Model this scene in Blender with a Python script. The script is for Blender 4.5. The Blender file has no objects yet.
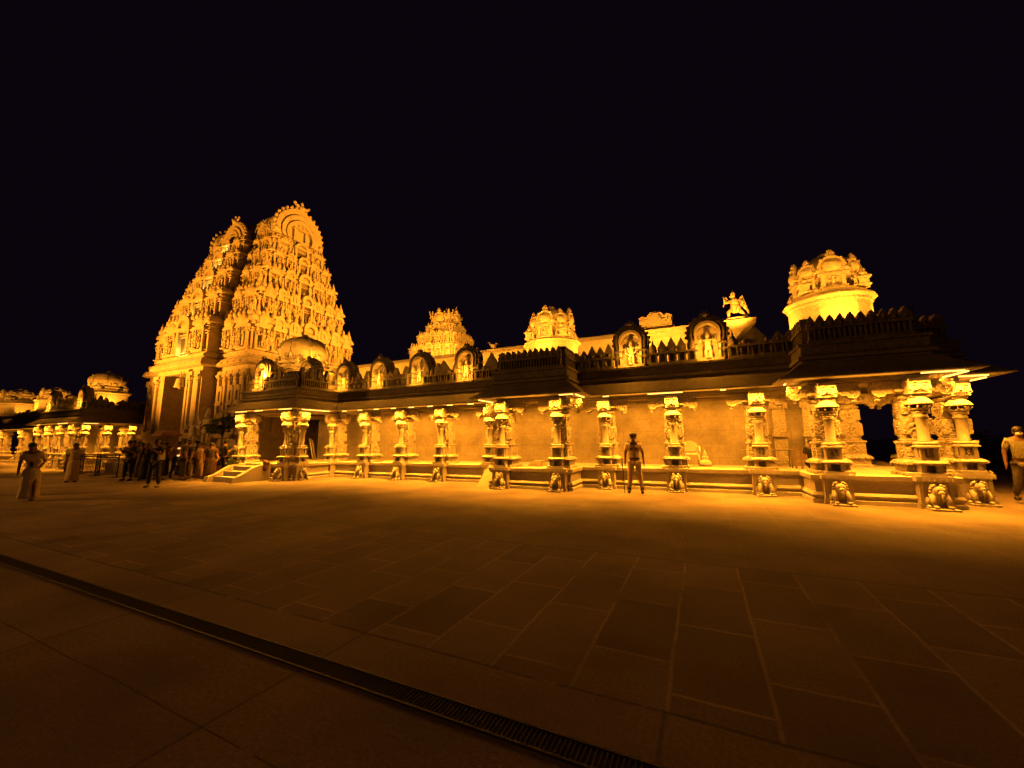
import bpy, math, random
from math import sin, cos, pi, radians, sqrt
from mathutils import Matrix, Vector
random.seed(7)
A = radians(25.35)
scene = bpy.context.scene
col = scene.collection

def W(s, y, z=0.0):
    "building frame (s along the facade, y away from the plaza) -> world"
    return Vector((s*cos(A)+y*sin(A), -s*sin(A)+y*cos(A), z))

# ------------------------------------------------------------------ materials
def new_mat(name):
    m = bpy.data.materials.new(name); m.use_nodes = True
    nt = m.node_tree; b = nt.nodes['Principled BSDF']
    return m, nt, b

def stone(name, c1, c2, rough=0.8, noise=6.0, bump=0.35, carve=0.0, carve_scale=14.0, blocks=None, dirt=0.35):
    m, nt, b = new_mat(name); N = nt.nodes; Lk = nt.links
    tc = N.new('ShaderNodeTexCoord')
    n1 = N.new('ShaderNodeTexNoise'); n1.inputs['Scale'].default_value = noise; n1.inputs['Detail'].default_value = 6
    n1.inputs['Roughness'].default_value = 0.65
    Lk.new(tc.outputs['Object'], n1.inputs['Vector'])
    n2 = N.new('ShaderNodeTexNoise'); n2.inputs['Scale'].default_value = 1.3; n2.inputs['Detail'].default_value = 3
    Lk.new(tc.outputs['Object'], n2.inputs['Vector'])
    r = N.new('ShaderNodeValToRGB'); r.color_ramp.elements[0].position = 0.3; r.color_ramp.elements[1].position = 0.7
    r.color_ramp.elements[0].color = (*c1, 1); r.color_ramp.elements[1].color = (*c2, 1)
    Lk.new(n1.outputs['Fac'], r.inputs['Fac'])
    mx = N.new('ShaderNodeMixRGB'); mx.blend_type = 'MULTIPLY'; mx.inputs['Fac'].default_value = dirt
    r2 = N.new('ShaderNodeValToRGB'); r2.color_ramp.elements[0].position = 0.35; r2.color_ramp.elements[1].position = 0.65
    r2.color_ramp.elements[0].color = (.45, .43, .4, 1); r2.color_ramp.elements[1].color = (1, 1, 1, 1)
    Lk.new(n2.outputs['Fac'], r2.inputs['Fac'])
    Lk.new(r.outputs['Color'], mx.inputs['Color1']); Lk.new(r2.outputs['Color'], mx.inputs['Color2'])
    out = mx.outputs['Color']
    hsum = n1.outputs['Fac']
    if blocks:
        mp = N.new('ShaderNodeMapping'); mp.inputs['Rotation'].default_value = (radians(90), 0, 0)
        Lk.new(tc.outputs['Object'], mp.inputs['Vector'])
        br = N.new('ShaderNodeTexBrick'); br.inputs['Scale'].default_value = 1
        br.inputs['Brick Width'].default_value = blocks[0]; br.inputs['Row Height'].default_value = blocks[1]
        br.inputs['Mortar Size'].default_value = 0.008; br.inputs['Mortar Smooth'].default_value = .3
        br.inputs['Color1'].default_value = (1, 1, 1, 1); br.inputs['Color2'].default_value = (.84, .84, .84, 1)
        br.inputs['Mortar'].default_value = (.62, .6, .58, 1)
        Lk.new(mp.outputs['Vector'], br.inputs['Vector'])
        m3 = N.new('ShaderNodeMixRGB'); m3.blend_type = 'MULTIPLY'; m3.inputs['Fac'].default_value = .8
        Lk.new(out, m3.inputs['Color1']); Lk.new(br.outputs['Color'], m3.inputs['Color2']); out = m3.outputs['Color']
    Lk.new(out, b.inputs['Base Color'])
    b.inputs['Roughness'].default_value = rough
    bp = N.new('ShaderNodeBump'); bp.inputs['Strength'].default_value = bump; bp.inputs['Distance'].default_value = 0.02
    Lk.new(hsum, bp.inputs['Height'])
    last = bp
    if carve > 0:
        vo = N.new('ShaderNodeTexVoronoi'); vo.inputs['Scale'].default_value = carve_scale
        Lk.new(tc.outputs['Object'], vo.inputs['Vector'])
        b2 = N.new('ShaderNodeBump'); b2.inputs['Strength'].default_value = carve; b2.inputs['Distance'].default_value = 0.04
        b2.invert = True
        Lk.new(vo.outputs['Distance'], b2.inputs['Height']); Lk.new(bp.outputs['Normal'], b2.inputs['Normal']); last = b2
    Lk.new(last.outputs['Normal'], b.inputs['Normal'])
    return m

def plain(name, c, rough=0.7, metal=0.0, emit=None, es=0.0, var=0.15):
    m, nt, b = new_mat(name); N = nt.nodes; Lk = nt.links
    tc = N.new('ShaderNodeTexCoord'); n1 = N.new('ShaderNodeTexNoise'); n1.inputs['Scale'].default_value = 9
    n1.inputs['Detail'].default_value = 4
    Lk.new(tc.outputs['Object'], n1.inputs['Vector'])
    mx = N.new('ShaderNodeMixRGB'); mx.inputs['Color1'].default_value = (*[x*(1-var) for x in c], 1)
    mx.inputs['Color2'].default_value = (*[min(1, x*(1+var)) for x in c], 1)
    Lk.new(n1.outputs['Fac'], mx.inputs['Fac']); Lk.new(mx.outputs['Color'], b.inputs['Base Color'])
    b.inputs['Roughness'].default_value = rough; b.inputs['Metallic'].default_value = metal
    if emit:
        b.inputs['Emission Color'].default_value = (*emit, 1); b.inputs['Emission Strength'].default_value = es
    return m

M_WALL = stone('dressed_granite_wall', (.30, .26, .20), (.40, .35, .28), noise=9, bump=.25, blocks=(1.05, .46), dirt=.55)
M_CARVE = stone('carved_granite', (.38, .33, .26), (.54, .47, .38), noise=14, bump=.5, carve=.75, carve_scale=17, dirt=.35)
M_SMOOTH = stone('smooth_granite', (.42, .37, .30), (.55, .49, .40), noise=12, bump=.25, dirt=.25)
M_DARK = stone('dark_granite', (.11, .095, .075), (.19, .165, .13), noise=7, bump=.5, carve=.35, carve_scale=9, dirt=.5)  # darker granite tone for parapet, arch hoods and one dome
M_TOWER = stone('tower_granite', (.38, .31, .22), (.54, .45, .33), noise=3.5, bump=.5, carve=.55, carve_scale=6.5, dirt=.22)
M_VIM = stone('roof_tower_granite', (.42, .36, .28), (.56, .50, .40), noise=9, bump=.4, carve=.5, carve_scale=11, dirt=.3)
M_FLAT = stone('flat_pale_granite', (.42, .37, .29), (.52, .46, .37), noise=5, bump=.2, blocks=(.9, .5), dirt=.25)
AMBER = (1.0, .34, .018)
GAIN = dict(eave_lamp=5.8, side_fill=.6, corridor_fill=3.6, crown_fill=1.0, niche_lamp=1.9, hall_wash=1.2, tower_flood=2.5, gate_flood=5.6, opening_lamp=.8, plaza_flood_fill=1.3, shrine_flood=5, shrine_spot=4, statue_spot=5)
M_LED = plain('led_strip', (.8, .7, .5), emit=(1, .52, .09), es=3.2)
M_GLOW = plain('lamp_lens', (.8, .7, .5), emit=(1, .55, .12), es=5.0)
M_STEEL = plain('dark_steel', (.045, .042, .04), .5, .6)
M_DOOR_SHADE = plain('door_paint_opening_shade', (.09, .07, .05), .5, .3)  # brown door paint, also the painted shade in the tower openings

# ------------------------------------------------------------------ mesh builder
class MB:
    def __init__(s): s.v = []; s.f = []; s.sm = []; s.M = Matrix.Identity(4)
    def _add(s, vs, fs, smooth=False):
        o = len(s.v); s.v += [tuple(s.M @ Vector(p)) for p in vs]
        s.f += [tuple(i+o for i in q) for q in fs]; s.sm += [smooth]*len(fs)
    def box(s, x0, x1, y0, y1, z0, z1, top=0.0):
        t = top
        v = [(x0, y0, z0), (x1, y0, z0), (x1, y1, z0), (x0, y1, z0), (x0+t, y0+t, z1), (x1-t, y0+t, z1), (x1-t, y1-t, z1), (x0+t, y1-t, z1)]
        s._add(v, [(3, 2, 1, 0), (4, 5, 6, 7), (0, 1, 5, 4), (1, 2, 6, 5), (2, 3, 7, 6), (3, 0, 4, 7)])
    def lathe(s, prof, n=12, c=(0, 0), smooth=True, rot=0.0, sx=1, sy=1, z0=0):
        vs = []; fs = []
        for r, z in prof:
            for k in range(n):
                a = rot+2*pi*k/n; vs.append((c[0]+max(r, 1e-4)*cos(a)*sx, c[1]+max(r, 1e-4)*sin(a)*sy, z+z0))
        for i in range(len(prof)-1):
            for k in range(n):
                fs.append((i*n+k, i*n+(k+1) % n, (i+1)*n+(k+1) % n, (i+1)*n+k))
        fs.append(tuple(range(n-1, -1, -1))); fs.append(tuple((len(prof)-1)*n+k for k in range(n)))
        s._add(vs, fs, smooth)
    def sq(s, prof, c=(0, 0), z0=0, sx=1, sy=1):
        s.lathe([(h*sqrt(2), z) for h, z in prof], 4, c, False, pi/4, sx, sy, z0)
    def ball(s, c, r, n=8, m=5):
        if not hasattr(r, '__len__'): r = (r, r, r)
        vs = [(c[0], c[1], c[2]-r[2])]; fs = []
        for i in range(1, m):
            t = -pi/2+pi*i/m
            for k in range(n):
                a = 2*pi*k/n; vs.append((c[0]+r[0]*cos(t)*cos(a), c[1]+r[1]*cos(t)*sin(a), c[2]+r[2]*sin(t)))
        vs.append((c[0], c[1], c[2]+r[2])); L = len(vs)-1
        for k in range(n):
            fs.append((0, 1+(k+1) % n, 1+k)); fs.append((L, L-n+k, L-n+(k+1) % n))
        for i in range(m-2):
            for k in range(n):
                a = 1+i*n; fs.append((a+k, a+(k+1) % n, a+n+(k+1) % n, a+n+k))
        s._add(vs, fs, True)
    def tube(s, pts, r, n=6):
        if not hasattr(r, '__len__'): r = [r]*len(pts)
        pts = [Vector(p) for p in pts]; vs = []; fs = []
        for i, p in enumerate(pts):
            d = (pts[min(i+1, len(pts)-1)]-pts[max(i-1, 0)]).normalized()
            u = d.orthogonal().normalized(); w = d.cross(u)
            if i and (u.dot(pu) < 0): pass
            if i:
                u = (pu-d*pu.dot(d)).normalized(); w = d.cross(u)
            pu = u
            for k in range(n):
                a = 2*pi*k/n; vs.append(tuple(p+u*r[i]*cos(a)+w*r[i]*sin(a)))
        for i in range(len(pts)-1):
            for k in range(n): fs.append((i*n+k, i*n+(k+1) % n, (i+1)*n+(k+1) % n, (i+1)*n+k))
        fs.append(tuple(range(n-1, -1, -1))); fs.append(tuple((len(pts)-1)*n+k for k in range(n)))
        s._add(vs, fs, True)
    def ext(s, outline, y0, y1):
        "outline in x,z (counter-clockwise seen from -y) extruded from y0 to y1"
        n = len(outline)
        vs = [(x, y0, z) for x, z in outline]+[(x, y1, z) for x, z in outline]
        fs = [tuple(range(n)), tuple(range(2*n-1, n-1, -1))]+[(k, n+k, n+(k+1) % n, (k+1) % n) for k in range(n)]
        s._add(vs, fs)
    def ring(s, outer, inner, y0, y1):
        n = len(outer)
        vs = [(x, y0, z) for x, z in outer]+[(x, y0, z) for x, z in inner]+[(x, y1, z) for x, z in outer]+[(x, y1, z) for x, z in inner]
        fs = []
        for k in range(n-1):
            fs += [(k, k+1, n+k+1, n+k), (2*n+k, 3*n+k, 3*n+k+1, 2*n+k+1), (k, 2*n+k, 2*n+k+1, k+1), (n+k, n+k+1, 3*n+k+1, 3*n+k)]
        fs += [(0, n, 3*n, 2*n), (n-1, 3*n-1, 4*n-1, 2*n-1)]
        s._add(vs, fs)
    def sweep(s, path, prof, closed_prof=True):
        "profile (outward offset, z) along a plan path; outward = left-hand side reversed (towards -y for +x travel)"
        n = len(path); P = []
        for o, z in prof:
            row = []
            for i in range(n):
                p = Vector(path[i])
                ns = []
                if i > 0:
                    d = (Vector(path[i])-Vector(path[i-1])).normalized(); ns.append(Vector((d.y, -d.x)))
                if i < n-1:
                    d = (Vector(path[i+1])-Vector(path[i])).normalized(); ns.append(Vector((d.y, -d.x)))
                if len(ns) == 2:
                    b = (ns[0]+ns[1]); b = b/max(1e-6, b.length_squared)*2
                    q = p+b*o
                else: q = p+ns[0]*o
                row.append((q.x, q.y, z))
            P.append(row)
        vs = [q for row in P for q in row]; fs = []; m = len(prof)
        for j in range(m if closed_prof else m-1):
            j2 = (j+1) % m
            for i in range(n-1): fs.append((j*n+i, j*n+i+1, j2*n+i+1, j2*n+i))
        if closed_prof:
            fs.append(tuple(j*n for j in range(m))); fs.append(tuple(j*n+n-1 for j in range(m-1, -1, -1)))
        s._add(vs, fs)
    def at(s, x=0, y=0, z=0, rz=0, sc=1):
        s.M = Matrix.Translation((x, y, z)) @ Matrix.Rotation(rz, 4, 'Z') @ Matrix.Scale(sc, 4); return s
    def mesh(s, name, mat):
        me = bpy.data.meshes.new(name); me.from_pydata(s.v, [], s.f); me.materials.append(mat)
        me.polygons.foreach_set('use_smooth', s.sm); me.update(); return me
    def build(s, name, mat, parent=None):
        return obj(name, s.mesh(name, mat), parent)

def obj(name, me, parent=None, loc=(0, 0, 0), rz=0, sc=1):
    o = bpy.data.objects.new(name, me); col.objects.link(o); o.parent = parent
    o.location = loc; o.rotation_euler = (0, 0, rz); o.scale = (sc, sc, sc) if not hasattr(sc, '__len__') else sc
    return o
def tag(o, label, cat, group=None, kind=None):
    if kind: o['kind'] = kind
    if label: o['label'] = label
    if cat: o['category'] = cat
    if group: o['group'] = group
    return o
def thing(name, s, y, z, label, cat, group=None, rz=0):
    o = obj(name, None, None, W(s, y, z), -A+rz); o.empty_display_size = .3
    return tag(o, label, cat, group)
def lamp(kind, s, y, z, power, tgt=None, color=AMBER, size=.2, size_y=None, spot=None, blend=.6, name='lamp'):
    d = bpy.data.lights.new(name, kind); d.energy = power*GAIN.get(name, 1); d.color = color
    if kind == 'AREA':
        d.shape = 'RECTANGLE'; d.size = size; d.size_y = size_y or size
        if name == 'eave_lamp': d.spread = radians(130)
    elif kind == 'SPOT':
        d.spot_size = radians(spot or 60); d.spot_blend = blend; d.shadow_soft_size = size
    else: d.shadow_soft_size = size
    o = bpy.data.objects.new(name, d); col.objects.link(o); o.location = W(s, y, z)
    if tgt is not None:
        v = W(*tgt)-o.location
        if kind == 'AREA':
            # keep local x along the strip direction given by size: facade direction
            zax = -v.normalized(); xax = tgt_x
            xax = (xax-zax*xax.dot(zax)).normalized(); yax = zax.cross(xax)
            o.rotation_euler = Matrix((xax, yax, zax)).transposed().to_euler()
        else: o.rotation_euler = v.to_track_quat('-Z', 'Y').to_euler()
    return o
FAC = W(1, 0)-W(0, 0); DEP = W(0, 1)-W(0, 0)
tgt_x = FAC

def arch_pts(w, h, n=12, flare=1.0, point=0.0, z0=0.0):
    "horseshoe / arch outline from right foot over the top to the left foot"
    pts = []
    r = w/2; zc = z0+h-r*(1+point)
    pts.append((r*.92, z0))
    for k in range(n+1):
        a = -0.25+(pi+0.5)*k/n
        x = r*flare*cos(a); z = zc+r*sin(a)*(1+point*max(0, sin(a))**6)
        pts.append((x, max(z, z0+.001)))
    pts.append((-r*.92, z0))
    return pts

# ------------------------------------------------------------------ small stone figure
def figure(mb, h=1.0, arms=0, wide=1.0):
    k = h
    mb.ball((-.07*k*wide, 0, .16*k), (.055*k, .06*k, .19*k), 7, 5); mb.ball((.08*k*wide, -.01*k, .17*k), (.055*k, .06*k, .19*k), 7, 5)
    mb.ball((-.085*k*wide, -.04*k, .015*k), (.04*k, .08*k, .025*k), 6, 4); mb.ball((.1*k*wide, -.05*k, .015*k), (.04*k, .08*k, .025*k), 6, 4)
    mb.ball((0, 0, .37*k), (.13*k*wide, .09*k, .1*k), 8, 5)
    mb.ball((0, 0, .54*k), (.12*k*wide, .08*k, .15*k), 8, 6)
    mb.ball((0, 0, .64*k), (.16*k*wide, .07*k, .06*k), 8, 4)
    mb.ball((0, -.015*k, .755*k), (.06*k, .065*k, .075*k), 8, 6)
    mb.lathe([(.075*k, .79*k), (.07*k, .83*k), (.055*k, .86*k), (.058*k, .89*k), (.035*k, .94*k), (.03*k, .97*k), (.008*k, 1.0*k)], 8)
    for sg in (-1, 1):
        if arms == 0: P = [(sg*.15*k*wide, 0, .64*k), (sg*.23*k*wide, -.01*k, .50*k), (sg*.14*k, -.09*k, .42*k)]
        elif arms == 1: P = [(sg*.15*k*wide, 0, .64*k), (sg*.26*k*wide, -.02*k, .58*k), (sg*.27*k, -.05*k, .76*k)]
        else: P = [(sg*.15*k*wide, 0, .64*k), (sg*.22*k*wide, 0, .48*k), (sg*.2*k, -.03*k, .30*k)]
        mb.tube(P, [.04*k, .034*k, .028*k], 6)
        mb.ball(P[-1], .035*k, 6, 4)

def fig_mesh(arms, mat, wide=1.0, name='statue', extra=False):
    mb = MB(); mb.lathe([(.22, 0), (.22, .03), (.17, .05)], 8)
    mb.at(0, 0, .04, 0, .96); figure(mb, 1.0, arms, wide)
    if extra:
        mb.tube([(-.16, 0, .66), (-.3, .02, .6), (-.33, 0, .8)], [.035, .03, .025]); mb.tube([(.16, 0, .66), (.3, .02, .6), (.33, 0, .8)], [.035, .03, .025])
        mb.lathe([(.05, .0), (.06, .03), (.001, .05)], 8, (-.33, 0), z0=.8); mb.lathe([(.05, .0), (.06, .03), (.001, .05)], 8, (.33, 0), z0=.8)
    return mb.mesh(name, mat)
FIG_T = [fig_mesh(i, M_TOWER) for i in range(3)]
FIG_N = [fig_mesh(0, M_SMOOTH, extra=True), fig_mesh(1, M_SMOOTH), fig_mesh(2, M_SMOOTH, 1.15, extra=True)]

# ------------------------------------------------------------------ cloister pillar (front towards -y)
def rosette(mb, x, y, z, r, axis):
    "flat carved flower on a face"
    n = 8
    for k in range(n):
        a = 2*pi*k/n; u, w = r*.62*cos(a), r*.62*sin(a)
        c = (x+u, y, z+w) if axis == 'y' else (x, y+u, z+w)
        rr = (r*.3, .018, r*.3) if axis == 'y' else (.018, r*.3, r*.3)
        mb.ball(c, rr, 6, 4)
    mb.ball((x, y, z), (r*.28, .03, r*.28) if axis == 'y' else (.03, r*.28, r*.28), 6, 4)

def thick_pillar_mesh():
    mb = MB()
    mb.sq([(.33, .0), (.33, .06), (.30, .08), (.27, .09), (.27, .24), (.29, .25), (.31, .28), (.31, .30), (.29, .33), (.24, .36),
           (.225, .37), (.225, .72), (.25, .73), (.25, .77), (.22, .78)])
    mb.lathe([(.235, .78), (.24, .82), (.21, .86), (.235, .90), (.24, .93)], 12)
    mb.sq([(.2, .93), (.215, .94), (.215, 1.28), (.2, 1.30)])
    mb.lathe([(.23, 1.30), (.235, 1.33), (.205, 1.36), (.23, 1.40)], 12)
    mb.sq([(.19, 1.40), (.2, 1.41), (.2, 1.70), (.19, 1.72)])
    mb.lathe([(.2, 1.72), (.22, 1.76), (.25, 1.80), (.2, 1.85), (.18, 1.88)], 12)
    mb.sq([(.2, 1.88), (.28, 1.93), (.28, 1.97), (.2, 1.99), (.2, 2.2)])
    for zc, hb, rr in ((.545, .225, .15), (1.11, .215, .14), (1.56, .2, .12)):
        for sg in (-1, 1):
            rosette(mb, 0, sg*hb, zc, rr, 'y'); rosette(mb, sg*hb, 0, zc, rr, 'x')
    # scalloped teeth of the base moulding
    for k in range(-4, 5):
        for sg in (-1, 1):
            mb.ball((k*.07, sg*.305, .262), (.034, .03, .035), 6, 4); mb.ball((sg*.305, k*.07, .262), (.03, .034, .035), 6, 4)
    return mb.mesh('pillar', M_CARVE)

def colonnette_mesh():
    mb = MB()
    mb.sq([(.19, 0), (.19, .07), (.165, .09)])
    for sx in (-1, 1): mb.box(sx*.115-.035, sx*.115+.035, -.14, .14, .09, .25)
    mb.box(-.075, .075, .02, .14, .09, .25)
    mb.sq([(.15, .25), (.2, .27), (.21, .30), (.17, .33), (.13, .35), (.13, .42)])
    for sx in (-1, 1):
        mb.box(sx*.1-.028, sx*.1+.028, -.13, -.08, .42, .62)
    mb.box(-.13, .13, -.03, .12, .42, .62)
    mb.at(0, -.08, .36, 0, .27); figure(mb, 1, 0); mb.at()
    mb.sq([(.13, .62), (.17, .64), (.17, .67), (.13, .69), (.15, .71), (.15, .74), (.105, .76)])
    mb.lathe([(.095, .76), (.09, .78), (.088, 1.28), (.10, 1.30), (.12, 1.33), (.10, 1.36), (.115, 1.40)], 16)
    mb.lathe([(.11, 1.40), (.14, 1.43), (.10, 1.46), (.16, 1.49), (.17, 1.52)], 8, smooth=False)
    for k in range(8):
        a = pi/8+k*pi/4; mb.tube([(.10*cos(a), .10*sin(a), 1.47), (.19*cos(a), .19*sin(a), 1.56), (.17*cos(a), .17*sin(a), 1.6)], [.018, .022, .015], 5)
    mb.lathe([(.205, 1.60), (.22, 1.615), (.21, 1.64), (.175, 1.69), (.14, 1.745), (.11, 1.77)], 16)
    mb.sq([(.12, 1.77), (.12, 1.83), (.16, 1.85), (.165, 2.1), (.17, 2.13), (.14, 2.15), (.14, 2.2)])
    return mb.mesh('colonnette', M_SMOOTH)

def face_relief(mb, y):
    for sx in (-1, 1):
        mb.ball((sx*.07, y, 2.04), (.035, .03, .03), 7, 5); mb.tube([(sx*.03, y-.01, 2.10), (sx*.08, y-.03, 2.115), (sx*.13, y-.01, 2.08)], [.012, .018, .01], 5)
        mb.tube([(sx*.02, y-.02, 1.95), (sx*.07, y-.03, 1.93), (sx*.11, y-.015, 1.90)], [.014, .02, .012], 5)
        mb.ball((sx*.145, y, 1.97), (.03, .03, .06), 6, 4)
    mb.ball((0, y-.02, 1.985), (.03, .045, .035), 7, 5)

def head_mesh():
    mb = MB(); face_relief(mb, -.165)
    return mb.mesh('carved_face', M_SMOOTH)

def bracket_mesh():
    "scrolled corbel reaching out along +x"
    mb = MB()
    o = [(.15, 1.88), (.42, 1.90), (.47, 1.84), (.56, 1.82), (.64, 1.86), (.68, 1.95), (.68, 2.08), (.64, 2.16), (.15, 2.18)]
    mb.ext(o, -.1, .1)
    mb.lathe([(.02, 1.73), (.055, 1.745), (.06, 1.77), (.04, 1.79), (.075, 1.81), (.08, 1.83), (.05, 1.86)], 10, (.57, 0))
    mb.tube([(.57, -.115, 1.90), (.63, -.12, 1.96), (.6, -.12, 2.05), (.52, -.12, 2.05), (.5, -.12, 1.98), (.55, -.12, 1.95)], .016, 5)
    mb.tube([(.2, -.11, 2.1), (.3, -.115, 2.02), (.38, -.12, 2.08), (.46, -.11, 2.13)], .018, 5)
    mb.box(.15, .66, -.12, .12, 2.15, 2.19)
    return mb.mesh('bracket', M_CARVE)

def lion_mesh():
    "crouching guardian on its slab, looking out to -y, in front of its pedestal"
    mb = MB()
    mb.box(-.27, .27, -.42, .06, 0, .05)
    mb.ball((0, .0, .34), (.17, .15, .27), 10, 7)
    mb.ball((0, -.10, .42), (.16, .13, .17), 10, 7)
    mb.ball((0, -.19, .49), (.13, .11, .12), 10, 7)             # head
    mb.ball((0, -.29, .44), (.08, .075, .06), 8, 5)             # muzzle
    mb.ball((0, -.35, .465), (.03, .02, .018), 6, 4)
    for sx in (-1, 1):
        mb.ball((sx*.055, -.28, .53), .025, 6, 4)
        mb.ball((sx*.11, -.17, .60), (.035, .03, .04), 6, 4)
        for k in range(6):
            a = -1.0+k*.5; mb.ball((sx*.15*cos(a*.7), -.12, .46+.16*sin(a)), (.045, .045, .045), 6, 4)
        mb.tube([(sx*.12, -.10, .38), (sx*.155, -.20, .25), (sx*.14, -.22, .08)], [.075, .06, .05], 8)
        mb.ball((sx*.14, -.28, .085), (.058, .10, .04), 8, 5)
        mb.ball((sx*.2, .0, .19), (.075, .13, .14), 8, 6)
        mb.ball((sx*.22, -.12, .08), (.045, .10, .035), 7, 5)
    mb.tube([(0, -.32, .42), (0, -.35, .34), (0, -.33, .25)], [.04, .03, .02], 7)
    return mb.mesh('guardian_lion', M_SMOOTH)

PM, CM, HM, BM, LM = thick_pillar_mesh(), colonnette_mesh(), head_mesh(), bracket_mesh(), lion_mesh()
PM.transform(Matrix.Diagonal((1.22, 1.15, 1, 1))); CM.transform(Matrix.Diagonal((1.14, 1.1, 1, 1))); HM.transform(Matrix.Diagonal((1.14, 1.1, 1, 1))); BM.transform(Matrix.Diagonal((1.08, 1.2, 1, 1)))
FLOOR = .68
def pedestal(parent, s, y, w=.3):
    mb = MB(); mb.box(-w, w, -.34, .3, 0.0, .1); mb.box(-w+.03, w-.03, -.32, .28, .1, .58); mb.box(-w-.02, w+.02, -.37, .32, .58, .69)
    mb.box(-w+.06, -w+.1, -.335, -.32, .14, .54); mb.box(w-.1, w-.06, -.335, -.32, .14, .54)
    for k in range(7): mb.box(-w+.02+k*(2*w-.04)/6-.02, -w+.02+k*(2*w-.04)/6+.02, -.385, -.37, .6, .65)
    o = mb.build('pedestal', M_SMOOTH, parent); return o

def pillar(parent, s, y, cols=(0,), br=(1, 1), lion=True, sidelion=False):
    p = obj('pillar', PM, parent, (s, y, FLOOR))
    for a in cols:
        rz = {0: 0, 1: pi/2, -1: -pi/2}[a]
        d = {0: (0, -.40, 0), 1: (.42, 0, 0), -1: (-.42, 0, 0)}[a]
        c = obj('colonnette', CM, p, d, rz); obj('carved_face', HM, p, d, rz)
    if br[0]: obj('bracket', BM, p, (-.0, -.1, 0), pi)
    if br[1]: obj('bracket', BM, p, (.0, -.1, 0), 0)
    if lion:
        pd = pedestal(p, 0, 0); pd.location = (0, -.27, -FLOOR)
        for a in cols:
            if a == 0: obj('guardian_lion', LM, p, (0, -.56, -FLOOR), 0, .82)
            else:
                pd = pedestal(p, 0, 0); pd.location = (a*.27, 0, -FLOOR); pd.rotation_euler[2] = a*pi/2
                obj('guardian_lion', LM, p, (a*.56, 0, -FLOOR), a*pi/2, .82)
    return p

# ------------------------------------------------------------------ cloister mouldings
PLINTH = [(-.6, 0), (.10, 0), (.10, .09), (.05, .12), (.09, .16), (.10, .20), (.07, .25), (.01, .27), (.01, .50), (.05, .52), (.09, .56), (.10, .66), (.07, .68), (-.6, .68)]
EAVE = [(-.5, 3.0), (.55, 2.985), (.58, 2.99), (.585, 3.02), (.50, 3.07), (.36, 3.16), (.20, 3.28), (.08, 3.40), (-.02, 3.46), (-.02, 3.50), (.06, 3.51), (.06, 3.60), (-.05, 3.62), (-.5, 3.62)]
BEAM = [(-.62, 2.86), (-.14, 2.86), (-.14, 2.90), (-.10, 2.92), (-.10, 2.995), (-.62, 2.995)]
def off_path(path, o):
    mb = MB(); mb.sweep(path, [(o, 0), (o, 1)], False)
    return [(v[0], v[1]) for v in mb.v[:len(path)]]

def merlons(mb, path, o, z0, seed=1, skip=()):
    "row of little shrine tops with pointed, ogee and barrel outlines"
    rnd = random.Random(seed); P = off_path(path, o)
    for i in range(len(P)-1):
        a, b = Vector(P[i]), Vector(P[i+1]); L = (b-a).length
        if L < .35: continue
        d = (b-a)/L; ang = math.atan2(d.y, d.x); n = max(1, round(L/(.29 if skip and L > 4 else .21))); st = L/n
        for k in range(n):
            q = a+d*(st*(k+.5))
            ds_ = [abs(q.x-s0) for s0, y0 in skip if abs(q.y-y0) < .8] or [1.0+.6*sin(k*.9)]
            dn = min(ds_)
            if dn < .46: continue
            near = math.exp(-((dn-.5)/.28)**2); mid = math.exp(-((dn-1.17)/.13)**2)
            kind = rnd.choice((1, 2, 2, 0)) if (not skip or dn == 1.0+.6*sin(k*.9)) else 0 if mid > .5 else (1 if near > .4 and k % 2 else 2)
            low = .17 < abs(dn-1.17) < .40
            h = (.52 if low else .72)+.28*near+.42*mid+.04*rnd.random() if len(ds_) and skip and dn != 1.0+.6*sin(k*.9) else rnd.uniform(.56, .9); w = st*1.0
            mb.at(q.x, q.y, z0, ang)
            mb.box(-w/2, w/2, -.12, .16, 0, .10); mb.box(-w/2+.03, -w/2+.07, -.1, -.02, .1, .36); mb.box(w/2-.07, w/2-.03, -.1, -.02, .1, .36)
            mb.box(-w/2+.02, w/2-.02, -.02, .12, .1, .36); mb.box(-w/2-.005, w/2+.005, -.15, .16, .36, .42); e = h-.42; mb.M = mb.M @ Matrix.Translation((0, 0, .42))
            if kind == 0:
                W_ = w*2.3; mb.ext([(W_*.4, 0), (W_*.46, e*.25), (W_*.3, e*.5), (W_*.1, e*.8), (0, e), (-W_*.1, e*.8), (-W_*.3, e*.5), (-W_*.46, e*.25), (-W_*.4, 0)], -.08, .1)
            elif kind == 1:
                mb.lathe([(w*.34, 0), (w*.44, e*.15), (w*.4, e*.4), (w*.22, e*.6), (w*.1, e*.66), (w*.14, e*.76), (w*.05, e*.85), (.01, e)], 8)
            else:
                mb.ext([(w*.46, 0), (w*.5, e*.35), (w*.3, e*.62), (0, e), (-w*.3, e*.62), (-w*.5, e*.35), (-w*.46, 0)], -.1, .12)
                mb.ball((0, -.1, .08), (w*.2, .03, .06), 6, 4)
    mb.at()

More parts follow.
